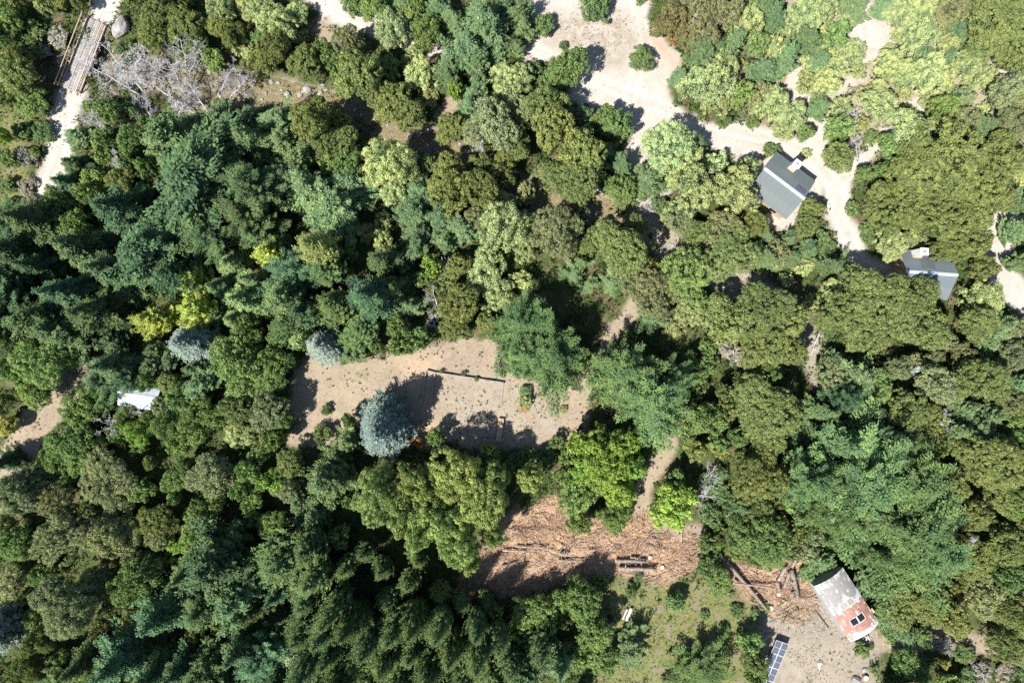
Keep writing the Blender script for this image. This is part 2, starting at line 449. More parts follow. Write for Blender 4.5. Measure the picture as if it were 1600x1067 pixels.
# the water of the stream: thin, brown and clear, flowing over the stones
def water_mat():
    m, nt, out = nmat('stream_water')
    tr = nt.nodes.new('ShaderNodeBsdfTransparent'); tr.inputs[0].default_value = (0.84, 0.82, 0.72, 1)
    gl = nt.nodes.new('ShaderNodeBsdfGlossy'); gl.inputs['Roughness'].default_value = 0.08
    nb = bump(nt, noise(nt, 3.5, 3, 0.6), 0.35, 0.05); nt.links.new(nb, gl.inputs['Normal'])
    fr = nt.nodes.new('ShaderNodeFresnel'); fr.inputs[0].default_value = 1.33; nt.links.new(nb, fr.inputs['Normal'])
    mx = nt.nodes.new('ShaderNodeMixShader'); nt.links.new(fr.outputs[0], mx.inputs[0])
    nt.links.new(tr.outputs[0], mx.inputs[1]); nt.links.new(gl.outputs[0], mx.inputs[2]); nt.links.new(mx.outputs[0], out.inputs['Surface'])
    return m
M['water'] = water_mat()
rp = np.array(RIVER[:14], float)
tt = np.linspace(0, len(rp) - 1, 150); cx = np.interp(tt, np.arange(len(rp)), rp[:, 0]); cy = np.interp(tt, np.arange(len(rp)), rp[:, 1])
wv = []
for i in range(len(tt)):
    j0, j1 = max(i - 1, 0), min(i + 1, len(tt) - 1)
    d = Vector((cx[j1] - cx[j0], cy[j1] - cy[j0])).normalized(); nrm = Vector((-d.y, d.x))
    c = P(cx[i], cy[i]); base = gz(c.x, c.y)
    for k in (-1, -0.5, 0, 0.5, 1):
        q = P(cx[i] + nrm.x * 24 * k, cy[i] + nrm.y * 24 * k); wv.append((q.x, q.y, base + 0.13))
wq = [[i * 5 + k, i * 5 + k + 1, i * 5 + k + 6, i * 5 + k + 5] for i in range(len(tt) - 1) for k in range(4)]
tag(link_mesh('stream_water', mesh_np('stream_water', np.array(wv), np.array(wq), smooth=True), M['water']),
    'shallow clear brown water of the stony stream', kind='structure')
# ---------------------------------------------------------------- foliage prototypes (unit crowns: radius 1, height 0..1)
def unit(a): return a / (np.linalg.norm(a, axis=1, keepdims=True) + 1e-9)

def kites(c, n, size, asp=0.6, t=None, rng=RNG):
    """leaf-sized kite faces: centre, normal, length"""
    N = len(c); n = unit(n)
    if t is None: t = unit(np.cross(n, rng.normal(size=(N, 3))))
    b = unit(np.cross(n, t)); s = np.asarray(size).reshape(-1, 1) * np.ones((N, 1))
    v = np.stack([c - t * s * 0.5, c + b * s * asp * 0.5 - t * s * 0.05, c + t * s * 0.5, c - b * s * asp * 0.5 - t * s * 0.05], 1)
    return v.reshape(-1, 3)

def leaf_mesh(name, c, n, size, tone, asp=0.6, t=None):
    v = kites(c, n, size, asp, t); q = np.arange(len(v)).reshape(-1, 4)
    return mesh_np(name, v, q, np.repeat(tone, 4))

def dome(name, seed, nclump, rc, per, leaf, flat=1.0, zsq=0.6, fill=0.18, lobes=0.2, jag=0.2, up=0.5):
    """broadleaf crown: leaf clumps spread through a lobed dome"""
    r = np.random.default_rng(seed)
    # main limbs end in sub-domes so that the outline is uneven
    nl = r.integers(7, 12); ang = np.arange(nl) * 2 * np.pi / nl + r.uniform(0, 6) + r.normal(0, .3, nl)
    rad_ = r.uniform(.30, .70, nl)
    lob = np.stack([np.cos(ang) * rad_, np.sin(ang) * rad_, r.uniform(.30, .64, nl) - .12 * (rad_ - .4)], 1)
    lob = np.vstack([lob, [[r.normal(0, .12), r.normal(0, .12), .60]]]); lr = np.append(np.minimum(r.uniform(.28, .50, nl), 1.04 - rad_), .46)
    k = r.integers(0, nl + 1, nclump * 3)
    d = unit(r.normal(size=(nclump * 3, 3)) + [0, 0, .35]); d[:, 2] = np.where(d[:, 2] < -0.25, -d[:, 2], d[:, 2])
    p = lob[k] + d * lr[k][:, None] * r.uniform(1 - jag, 1.06, (nclump * 3, 1)) * [1, 1, zsq]
    # keep the outer ones
    dep = np.min(np.linalg.norm((p[:, None, :] - lob[None]) / [1, 1, zsq], axis=2) / lr[None], axis=1)
    p = p[np.argsort(-dep)[:nclump]]
    ct = np.clip(r.normal(1.0, 0.13, nclump), .65, 1.35)
    rad = rc * r.uniform(.5, 1.45, nclump)
    N = nclump * per
    e = unit(r.normal(size=(N, 3)) + [0, 0, .45]); ci = np.repeat(np.arange(nclump), per)
    rr = r.uniform(.55, 1.0, (N, 1))
    c = p[ci] + e * rr * rad[ci][:, None] * [1, 1, flat]
    nrm = e * 0.9 + r.normal(size=(N, 3)) * .42 + [0, 0, up]
    tone = ct[ci] * np.clip(r.normal(1, .13, N), .6, 1.5)
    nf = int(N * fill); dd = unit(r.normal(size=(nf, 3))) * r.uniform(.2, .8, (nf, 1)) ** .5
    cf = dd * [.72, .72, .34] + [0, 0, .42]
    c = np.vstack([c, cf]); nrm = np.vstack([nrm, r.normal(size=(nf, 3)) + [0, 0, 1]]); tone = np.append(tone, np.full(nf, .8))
    sz = leaf * np.append(r.uniform(.7, 1.3, N), np.full(nf, 1.6))
    c[:, :2] *= 0.93
    return leaf_mesh(name, c, nrm, sz, tone)

def conifer(name, seed, whorls, nb, droop=0.10, curve=0.12, power=0.85, spray=0.2, width=0.055, step=0.045, base=0.06, irr=0.18, hr=4.0, lift=0.0, fan=0.85, split=3, env=.22, miss=.08):
    """whorls of feathery boughs; x,y in crown radii, z in tree heights. hr = height / radius"""
    r = np.random.default_rng(seed); C = []; T = []; Nn = []; L = []; tone = []
    zw = np.linspace(base, 0.985, whorls); ph = r.uniform(0, 6.28, 4)
    for iz, z in enumerate(zw):
        Lr = max((1 - z) / (1 - base), 0.0) ** power
        n = max(4, int(round(nb * (0.55 + 0.45 * Lr)))); a0 = r.uniform(0, 6.28)
        for k in range(n):
            a = a0 + k * 2 * np.pi / n + r.normal(0, .12); Lb = max(0.06, Lr * (1 + r.normal(0, irr)) * (1 + env * np.sin(2 * a + ph[0] + 2 * z) + env * .7 * np.sin(3 * a + ph[1] - 3 * z)) * .95)
            if r.uniform() < miss: continue
            zb = z + r.normal(0, .35) / whorls
            m = max(3, int(Lb / step)); s = (np.arange(m) + r.uniform(.2, .8, m)) / m
            dirx = np.array([np.cos(a), np.sin(a)]); side = np.array([-dirx[1], dirx[0]])
            bt = np.clip(r.normal(1, .11), .7, 1.35)
            for sgn in (-1, 1, 0):
                ss = s if sgn else s[::2]
                rad = Lb * ss; zz = zb + (lift * ss - droop * ss + curve * ss ** 2 * .5) * Lb / hr * 2.2
                pl = spray * (0.35 + 0.65 * Lb) * (1.08 - ss ** 2 * .75) * r.uniform(.75, 1.2, len(ss))
                off = sgn * pl * 0.42
                pos = np.stack([dirx[0] * rad + side[0] * off, dirx[1] * rad + side[1] * off, zz + r.normal(0, .012, len(ss))], 1)
                th = np.arctan2(sgn * fan, 1.0) + r.normal(0, .22, len(ss))
                tx = np.stack([dirx[0] * np.cos(th) + side[0] * np.sin(th), dirx[1] * np.cos(th) + side[1] * np.sin(th), r.normal(.0, .12, len(ss)) / hr], 1)
                pos[:, :2] += tx[:, :2] * (pl * .12)[:, None]
                C.append(pos); T.append(tx); L.append(pl)
                nn = np.stack([r.normal(0, .45, len(ss)), r.normal(0, .45, len(ss)), np.ones(len(ss))], 1) + np.append(dirx * .35, 0)
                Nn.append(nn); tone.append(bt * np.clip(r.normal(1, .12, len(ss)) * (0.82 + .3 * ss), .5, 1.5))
    C = np.vstack(C); T = unit(np.vstack(T)); Nn = np.vstack(Nn); L = np.concatenate(L); tone = np.concatenate(tone)
    Nn = Nn - T * np.sum(Nn * T, 1, keepdims=True); Nn = unit(Nn); B = np.cross(Nn, T)
    # every spray is broken into short tufts so that no flat blade shows
    C = np.repeat(C, split, 0); T = np.repeat(T, split, 0); Nn = np.repeat(Nn, split, 0); B = np.repeat(B, split, 0); L = np.repeat(L, split); tone = np.repeat(tone, split)
    pos = np.tile((np.arange(split) + .5) / split - .5, len(C) // split) + r.normal(0, .10, len(C))
    C = C + T * (pos * L)[:, None] * [1, 1, 1 / hr] + r.normal(0, .012, C.shape) * [1, 1, 1 / hr]
    an = r.normal(0, .55, len(C))[:, None]; T, B = T * np.cos(an) + B * np.sin(an), B * np.cos(an) - T * np.sin(an)
    ti = r.normal(0, .4, len(C))[:, None]; B = unit(B + Nn * ti)
    L = L / split * 1.75 * r.uniform(.7, 1.3, len(C)); tone = tone * np.clip(r.normal(1, .10, len(C)), .6, 1.4)
    w = (np.minimum(width, L * .32) * r.uniform(.7, 1.3, len(L)))[:, None]; Lh = L[:, None] * .5
    z3 = np.array([1, 1, 1 / hr])
    v = np.stack([C - T * Lh * z3, C + (B * w) * z3, C + T * Lh * z3, C - (B * w) * z3], 1).reshape(-1, 3)
    return mesh_np(name, v, np.arange(len(v)).reshape(-1, 4), np.repeat(tone, 4))

def trunk_mesh(name, seed, h=1.0, r0=.035, limbs=7, spread=.55, l0=.25, l1=.75, rise=.22):
    """tapered trunk with limbs, height 1, crown radius 1"""
    random.seed(seed); mb = MB()
    pts = [(0, 0, -0.02), (random.uniform(-.03, .03), random.uniform(-.03, .03), .3), (random.uniform(-.06, .06), random.uniform(-.06, .06), .62), (0, 0, h)]
    mb.tube(pts, [r0 * 1.25, r0, r0 * .65, r0 * .15], 7)
    for k in range(limbs):
        a = 2 * math.pi * k / limbs + random.uniform(-.3, .3); z = l0 + (l1 - l0) * k / max(1, limbs - 1); s = spread * random.uniform(.8, 1.1)
        mb.tube([(0, 0, z), (math.cos(a) * s * .5, math.sin(a) * s * .5, z + rise * .35), (math.cos(a) * s, math.sin(a) * s, min(z + rise, .95))],
                [r0 * .5, r0 * .3, r0 * .08], 5, cap=False)
    return mb.mesh(name, True)

PROTO = {}
for i in range(4):
    # fine: southern-beech like sprays; lumpy: cauliflower clumps; leafy: large-leaved
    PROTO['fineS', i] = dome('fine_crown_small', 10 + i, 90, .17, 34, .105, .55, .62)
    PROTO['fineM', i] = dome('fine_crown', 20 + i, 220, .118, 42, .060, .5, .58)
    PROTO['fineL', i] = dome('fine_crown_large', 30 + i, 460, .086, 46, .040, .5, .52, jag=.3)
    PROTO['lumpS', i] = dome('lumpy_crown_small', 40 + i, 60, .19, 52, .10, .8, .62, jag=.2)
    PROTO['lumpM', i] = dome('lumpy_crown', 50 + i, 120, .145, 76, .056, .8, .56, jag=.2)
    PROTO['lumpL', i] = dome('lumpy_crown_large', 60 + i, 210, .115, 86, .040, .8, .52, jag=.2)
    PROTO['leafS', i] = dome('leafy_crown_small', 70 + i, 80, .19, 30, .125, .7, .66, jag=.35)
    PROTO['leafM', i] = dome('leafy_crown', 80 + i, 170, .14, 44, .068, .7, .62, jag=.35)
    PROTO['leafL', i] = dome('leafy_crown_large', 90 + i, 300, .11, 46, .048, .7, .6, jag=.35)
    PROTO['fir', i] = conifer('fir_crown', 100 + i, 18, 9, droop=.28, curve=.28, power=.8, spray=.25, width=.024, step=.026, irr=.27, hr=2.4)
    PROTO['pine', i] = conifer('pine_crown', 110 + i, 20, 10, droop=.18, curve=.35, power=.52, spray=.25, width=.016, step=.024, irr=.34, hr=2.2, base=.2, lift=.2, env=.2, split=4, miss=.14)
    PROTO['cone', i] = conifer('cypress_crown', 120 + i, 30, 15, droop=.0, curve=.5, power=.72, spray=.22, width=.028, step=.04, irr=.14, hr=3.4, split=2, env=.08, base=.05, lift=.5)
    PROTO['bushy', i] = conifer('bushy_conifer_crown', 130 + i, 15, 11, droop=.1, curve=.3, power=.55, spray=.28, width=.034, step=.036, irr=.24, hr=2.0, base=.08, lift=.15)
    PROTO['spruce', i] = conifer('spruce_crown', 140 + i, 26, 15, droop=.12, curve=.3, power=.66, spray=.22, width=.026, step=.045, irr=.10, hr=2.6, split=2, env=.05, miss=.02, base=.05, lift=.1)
    PROTO['trunkB', i] = trunk_mesh('trunk', 200 + i)
    PROTO['trunkC', i] = trunk_mesh('straight_trunk', 210 + i, .98, .05, 9, .5, .12, .7, .02)
for k, me in PROTO.items():
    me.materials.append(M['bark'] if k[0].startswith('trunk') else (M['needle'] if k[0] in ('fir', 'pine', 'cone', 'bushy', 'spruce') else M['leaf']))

# kind: (style, colour, height rule (a*r+b) , crown base share, name, words for the label, group)
KIND = {
 'o': ('fine', (.128, .152, .054), (1.55, 2.2), .22, 'beech_tree', 'olive-green fine-leaved tree', 'olive-green broadleaf trees'),
 'k': ('fine', (.140, .135, .062), (1.3, 2.2), .22, 'beech_tree', 'brownish olive broadleaf tree', 'brownish olive trees by the sandy clearing'),
 'y': ('lump', (.230, .265, .120), (1.25, 1.7), .15, 'knobbly_tree', 'yellow-green knobbly tree', 'yellow-green knobbly trees'),
 'n': ('lump', (.185, .228, .078), (1.5, 4.0), .22, 'knobbly_tree', 'tall yellow-green knobbly tree', 'tall yellow-green trees in the middle'),
 'm': ('leaf', (.122, .172, .058), (1.5, 2.0), .15, 'broadleaf_tree', 'mid-green leafy tree', 'mid-green leafy trees'),
 's': ('fine', (.150, .167, .082), (1.5, 2.2), .18, 'beech_tree', 'grey-green fine-leaved tree', 'grey-green broadleaf trees'),
 'l': ('leaf', (.180, .252, .056), (1.4, 3.0), .15, 'broadleaf_tree', 'bright lime-green leafy tree', 'bright lime-green trees'),
 'w': ('fine', (.30, .34, .28), (1.4, 2.5), .15, 'broadleaf_tree', 'silvery pale-leaved tree', 'silvery trees'),
 'a': ('leaf', (.26, .24, .07), (1.3, 1.5), .10, 'broadleaf_tree', 'golden-yellow leafy tree', 'golden-yellow trees'),
 'r': ('leaf', (.24, .13, .05), (1.2, 1.0), .10, 'shrub', 'orange-brown withered shrub', 'withered shrubs'),
 'e': ('leaf', (.098, .140, .054), (1.15, .3), .03, 'shrub', 'green shrub', 'green shrubs'),
 'q': ('lump', (.205, .230, .100), (1.0, .3), .03, 'shrub', 'pale yellow-green shrub', 'pale yellow-green shrubs'),
 'u': ('fine', (.20, .185, .15), (1.0, .2), .03, 'shrub', 'greyish dry shrub', 'greyish dry shrubs'),
 'd': ('fir', (.070, .110, .050), (1.0, 7.5), .0, 'conifer_tree', 'tall dark green conifer', 'tall dark green conifers'),
 'p': ('pine', (.078, .122, .048), (1.2, 8.0), .0, 'pine_tree', 'wide feathery green pine', 'wide feathery pines'),
 'f': ('fir', (.125, .180, .075), (1.0, 7.0), .0, 'conifer_tree', 'light green feathery conifer', 'light green conifers'),
 't': ('bushy', (.094, .138, .064), (1.6, 2.2), .0, 'conifer_tree', 'bluish green bushy conifer', 'bluish green bushy conifers'),
 'c': ('cone', (.066, .098, .038), (1.3, 10.5), .0, 'conifer_tree', 'narrow olive-green conifer', 'narrow conifers of the plantation'),
 'g': ('bushy', (.225, .270, .062), (1.5, 4.5), .0, 'cypress_tree', 'golden-yellow cypress', 'golden cypresses'),
 'j': ('cone', (.140, .150, .050), (1.8, 4.0), .0, 'cypress_tree', 'tall olive-gold cypress', 'golden cypresses'),
 'b': ('spruce', (.128, .166, .150), (1.6, 5.0), .0, 'spruce_tree', 'silvery blue spruce', 'blue spruces'),
}
TREES = {
'o': """30 5 18,95 5 14,125 6 13,28 120 34 7,12 105 28,8 150 24,25 90 22,252 30 30,246 62 24,290 42 34,366 60 24,340 40 22,430 84 30,478 98 30,412 98 20,
 560 122 42 10,612 160 36,642 182 28,590 150 24,702 200 28,492 195 36 10,526 190 26,542 216 26,510 226 28,706 265 30,752 262 26,790 252 22,
 850 172 38 9,862 210 40 10,906 242 42 10,810 232 26,1545 45 58 9,1590 15 40,1582 92 36,1518 84 26,1304 250 27,190 283 22,
 706 300 38 9,752 300 34 9,780 275 26,716 417 24,716 478 36,714 512 28,893 285 46 10,926 378 26,968 394 48 10,986 360 28,1090 362 26,1142 397 46,1176 350 24,
 1470 268 76 11,1522 306 58 10.5,1402 322 50 9,1462 342 50 10,1420 262 46 9,1372 312 34,1555 250 40 9,1365 484 60 10,1320 492 48 9,1385 474 48 10,1432 514 42 9,1345 450 40 9,1502 384 34 9,1474 390 24 8.5,1428 466 32 8.5,1350 520 40 9,
 1180 488 56 9,1135 500 40 9,1222 500 42 9,1190 540 44 9,1230 545 30,1266 328 22,1254 356 22,1516 502 34,
 270 600 26,205 640 14,372 640 30,5 628 20,455 725 28,1410 640 34,1448 662 30,1522 592 44,1452 690 30,1440 736 34,1550 722 54 9,1478 752 30,1470 782 30,1230 648 20,
 250 812 34,65 1000 24,50 1042 28,15 1050 24,350 970 18,1150 862 18,1236 830 20,1430 918 38,1400 950 36,1452 942 34,1484 962 28,1522 870 34,1562 850 34,1580 952 36,1560 1002 28,1176 1030 22,
 1085 702 20,1188 638 58 9,1162 602 24,1196 684 30,1212 660 26,1182 742 46 9,1160 715 22,1185 790 22,1502 700 26,1560 775 34,1510 800 30,1596 830 26""",
'k': "1046 36 32,1098 50 34,1135 24 26,1088 8 28,1070 62 22",
'y': """72 8 16,350 20 24,395 14 26,412 22 30,440 42 30,462 28 22,385 80 18,616 48 33,650 80 12,660 122 28,792 125 30,612 258 46 10,620 300 26,600 345 15,600 376 18,
 812 120 25,1168 34 26,1178 62 18,1100 134 40 7,1124 112 30,1120 160 26,1040 232 46 8,1070 256 26,1116 256 20,1166 266 20,1082 302 38 8,1145 304 40 8,1062 272 26,
 1260 20 30,1236 34 22,1290 14 22,1407 30 32,1434 8 24,1430 60 30,1478 72 20,1210 76 20,1324 86 24,1310 110 20,1290 128 24,1386 108 28,1444 122 33,1408 122 22,1508 107 26,1476 112 18,
 1364 140 17,1372 166 32,1312 168 18,1207 165 28,1236 188 26,1220 206 18,1417 206 34,1590 252 22,786 356 42 9,795 322 22,758 430 38,776 462 28,815 350 28,820 390 22,815 440 20,
 1080 486 26,1110 492 20,1390 380 27,1528 468 33 6.5,1255 418 18,1214 410 12,1300 456 20,375 680 24,1262 135 18""",
'n': "592 770 46 11.5,632 800 36 11.5,655 750 34 11,715 742 48 10.5,755 782 46 11,690 808 46 12,722 846 32 11.5,655 830 26 11,735 872 20 10,830 742 24 7.5,775 740 24 9.5,770 830 22 9",
'm': """192 656 16 4.5,238 652 14 4.5,236 598 14 6,15 30 26,50 160 26 4,310 76 22,336 95 18,418 60 24,506 80 16,560 12 22,584 14 24,640 14 22,605 115 26,545 255 26,668 52 30,887 106 32,962 195 28,945 185 18,1155 150 20,1182 72 20,
 1300 60 20,1256 210 15,1306 202 20,1386 222 20,1392 240 18,1468 172 24,1560 230 20,150 282 20,120 356 30,210 220 24,172 240 20,90 314 20 5,972 297 26,1066 428 44 8,1088 470 22,
 78 560 46 8,52 592 28,20 570 28,60 612 28,112 556 24,285 622 28,312 640 24,372 560 40,392 602 34,126 645 32,116 690 38,98 722 24,132 722 24,170 630 15,266 666 26,304 670 28,286 692 20,340 652 22,
 276 750 22,340 780 22,226 766 20,424 560 24,430 592 28,430 682 20,546 656 12,680 682 16,622 513 22,80 530 24,45 520 22,390 522 28,1196 582 24,1098 656 32,1120 690 18,902 772 34,962 796 26,905 815 22,
 1372 602 24,1592 690 24,1586 652 24,1578 782 28,36 845 32,66 895 20,312 828 30,60 856 14,55 960 15,90 1040 22,212 905 38,432 815 26,830 950 30,852 975 20,816 992 20,910 936 34,926 985 30,946 1030 26,900 915 20,
 1120 908 24 3.5,1185 838 46 8,1160 820 24,1205 865 26,1570 900 28,1410 1032 24,1432 1046 20,960 815 20,1102 570 20,1172 1000 20,1178 1052 18,440 650 22,520 770 18""",
's': """545 66 26,775 196 42 9,746 206 26,790 162 20,810 176 30,1186 150 20,1480 24 30,1500 190 24,1568 150 34,1572 196 28,1592 165 22,1500 156 18,746 340 22,820 300 18,870 364 44 9,902 337 20,
 1018 458 44 8,1062 347 24,1130 362 34,1212 394 20,260 636 22,38 770 40,96 776 32,170 742 46,190 790 26,60 742 24,332 736 40,422 640 36,450 760 24,1400 576 22,1455 600 34,1576 556 28,1576 630 24,1302 592 36,
 10 820 24,106 836 46 9,180 836 40,255 830 26,240 880 24,20 904 36,116 945 54 11,150 910 30,1530 932 34,1595 1020 24,215 962 20,1260 860 18""",
'l': "5 212 14,676 417 18,712 146 14,218 677 22,430 750 20,940 712 46 10,970 690 30 9,915 730 30 9,960 750 36 9,985 725 26 9,1050 790 40 8,286 850 16,8 850 16,50 542 16,900 690 18 7",
'w': "465 1020 22,450 1055 15,1440 580 18",
'a': "1012 417 17,1125 700 16 3,10 665 20,930 303 4 1.5,1475 1035 8 2",
'r': "650 690 12,415 428 14,820 632 12 1.2,1050 60 10",
'e': """20 30 22,55 50 18,35 204 17 2.5,55 238 10 1.6,15 250 16,40 70 20,195 76 20 2.5,850 42 19 2.6,930 8 30 4,1000 -2 10,856 115 8,875 144 15 2.2,880 72 8 1,1003 92 22 3.2,1128 190 12 2,1175 192 11 1.8,
 1285 370 12 1.8,1355 356 12,1362 214 14,1028 320 14 2.2,995 318 5,10 290 14,15 322 16,510 640 9 1.2,506 676 16 2.2,462 662 8 .8,870 690 13 2.4,828 706 10 1.6,1056 938 19 3,985 922 12 2,997 902 8 1.2,
 1262 895 16,1292 880 14,1346 1014 13 1.6,1367 1046 8 1,1402 1060 9,1205 235 14 1.5,1192 330 9 1,1176 345 9 1.2,20 758 18,820 612 12 1.2,785 585 5,745 592 5,725 583 5,690 580 4,1108 846 18 3.2,1104 880 20 3.4,1115 862 14,
 1180 960 10 1,1196 948 8 .9,1150 955 12 1.2,1090 600 18,1362 1010 5 .6,1245 950 4 .4,1100 960 9 .8,1130 985 12 1,1160 990 14 1.2,1392 990 16 2.2,1412 976 14 2,1440 996 18 2.4""",
'q': """822 625 14 1.8,1240 55 16,1275 70 18,1300 90 14,1256 120 12,1322 40 16,1390 80 14,1350 150 14,1410 145 14,1450 150 18,1480 140 16,1520 130 16,1345 195 14,1330 205 12,1260 240 10,1270 30 14,1220 50 12,1460 195 16,1490 215 16,
 1545 120 18,1440 30 14,1465 45 14,1400 60 12,1340 110 16,1290 40 14,65 440 14,1070 590 12,960 640 8 .8,880 640 8 .7,1260 95 14,1280 150 12,1425 180 12,1200 120 14,1180 175 12,1500 165 16,1535 175 14,1050 330 18,1040 345 12,1062 318 14""",
'u': "40 245 16,42 292 15,48 315 12,95 95 18,90 60 18,60 75 14,1385 190 10,1210 575 16,1170 565 18,1140 548 18,1345 145 12,1330 225 12,1480 1010 14,1530 1050 20,1570 1045 18,1460 1000 14,120 460 8,925 310 6",
'd': """119 258 24 5,320 288 76 14,275 225 38 11,395 225 38 11,106 288 24 6,200 335 58 13,132 388 48 12,246 396 50 13,182 424 46 12,60 350 48 12,36 396 48 12,22 432 34 11,66 418 30 10,
 112 460 46 12,154 490 46 12,72 502 38 11,20 470 38 12,102 516 34 10,14 514 32 11,288 436 32 11,402 300 44 12,395 350 34 11,340 375 34 11,30 352 28 10,
 405 372 30 10,465 428 36 11,455 466 42 12,482 492 30 11,582 466 54 15,598 410 28 12,622 452 26 10,186 572 40 11,170 592 26 8,212 588 24 8,10 722 20 7,
 1310 622 28 10,1280 642 26 9,1300 690 40 13,1392 690 26 10,1360 700 34 12,1440 792 30 10,
 346 872 56 13,388 922 44 13,270 950 56 14,296 1030 42 13,200 1022 52 14,140 1030 36 12,388 1000 42 13,300 890 30 11,330 940 30 11,240 1050 36 12,
 440 920 26 11,410 884 28 11,405 942 28 11,422 1012 36 12,820 1042 32,870 1032 34,842 1000 26 11,800 1060 32,360 1050 36 12,170 1065 34,100 1062 26,440 1062 32 12""",
'f': "370 414 34,386 470 34,372 500 28,346 450 24,400 440 26",
'p': "815 508 40 12,860 552 46 12,826 556 34 11,968 580 44 12,1012 632 52 13,1046 602 28 11,1325 755 66 14,1398 812 72 14,1285 790 42 12,1340 848 34 12,1250 745 40 12,1448 852 44 12,1400 750 50 13,1092 1040 40 5,1345 800 50 13",
't': """128 216 18 4,350 186 24 4.5,390 196 22 4.5,320 216 24,630 14 20,700 110 22,705 134 18,710 40 20,755 50 40 9,735 86 30,745 110 22,790 15 18,796 75 16,740 150 20,735 172 16,810 30 22,818 48 16,805 80 12,
 437 194 28 6,446 226 26,470 256 26,1095 84 28,1116 80 18,1062 126 15,1145 70 18,1186 116 20,912 183 18,916 206 12,942 238 18,970 262 18,1088 228 13,1205 30 22,1330 15 20,1375 15 15,1430 36 16,1490 56 20,1255 70 20,1222 98 22,1278 102 18,1440 93 15,1472 95 14,
 1275 170 17,1530 200 20,455 282 30,490 302 40 9,526 330 40 9,550 290 32,500 342 24,655 300 20,650 337 30,690 340 26,720 357 28,652 375 28,1008 287 26,1020 490 24,897 430 15 3,922 446 12 2.5,955 445 15 3,886 428 11 2.5,
 1192 370 14,1190 400 20,1590 318 18,1580 360 22,1592 410 20,1546 512 24,1228 375 14,1236 405 14,1258 392 16,1290 415 15,522 745 36 11,500 800 16 6,545 690 18,1330 590 34,1582 600 20,1350 640 26,1515 670 26,1155 790 15,
 495 806 20 7,980 1010 26 5,1360 910 24,1380 960 18,1406 986 18,320 602 24,1275 868 18,470 780 20,1300 560 18,1500 640 20""",
'c': """512 427 26 10,525 480 26 10,460 508 30 10,566 518 30 8,450 868 42 12,490 848 28 11,500 892 28 12,
 488 925 24,528 942 24 14.5,518 968 24 14.5,556 958 24 14.5,584 985 24 14.5,622 965 24 14.5,648 998 24,610 1012 24,566 1012 24,526 1004 24,482 972 24,
 652 955 22 14.5,676 1026 24,708 998 22,690 962 20 14.5,726 1040 24,630 1052 24,586 1052 24,538 1046 24,684 1060 24,748 1006 22,770 1050 24,796 1024 22,
 746 965 18,780 985 18,332 1030 28 12,500 1062 24,490 1022 24,760 935 14 5,600 882 17 7,642 902 17 7.5,690 918 16 7,572 858 16 6.5,655 868 15 6,722 932 16 7,612 928 17 8,545 880 18 8,1420 1105 34 15""",
'g': "312 440 25 9,318 484 23 9,252 500 26 9,426 398 20 8,300 425 14 7",
'j': "508 394 27 16",
'b': "602 666 47 13,305 536 36 9,510 540 32 9,-6 985 34 12",
}
SMALL, LARGE = 22, 42
LAND = [('the wooden bridge', 135, 85), ('the white-ridged cabin', 1225, 290), ('the half hidden grey cabin', 1457, 435), ('the rusty shed', 1322, 943),
        ('the solar panels', 1212, 1035), ('the old low wall', 730, 590), ('the shiny tin roof', 215, 620), ('the felled logs', 990, 880), ('the sandy clearing', 960, 110),
        ('the lower left corner', 0, 1067), ('the bottom edge centre', 650, 1067), ('the lower right corner', 1600, 1067), ('the upper right corner', 1600, 0),
        ('the golden cypresses', 330, 450), ('the stony stream', 430, 140), ('the stream bend', 1030, 350), ('the left edge centre', 0, 480), ('the right edge centre', 1600, 640), ('the two wide pines', 930, 560)]
DIRN = ['right of', 'above right of', 'above', 'above left of', 'left of', 'below left of', 'below', 'below right of']
ORD = ['nearest', 'second nearest', 'third nearest', 'fourth nearest', 'fifth nearest', 'sixth nearest', 'seventh nearest', 'eighth nearest', 'ninth nearest', 'tenth nearest',
       'eleventh nearest', 'twelfth nearest', 'thirteenth nearest', 'fourteenth nearest', 'fifteenth nearest', 'sixteenth nearest', 'seventeenth nearest', 'eighteenth nearest', 'nineteenth nearest', 'twentieth nearest']
SIZEW = {0: 'small', 1: 'medium-sized', 2: 'large'}

rows = []
for kind, txt in TREES.items():
    for item in txt.replace('\n', ' ').split(','):
        a = [float(t) for t in item.split()]
        rows.append((kind, a[0], a[1], a[2], a[3] if len(a) > 3 else None))

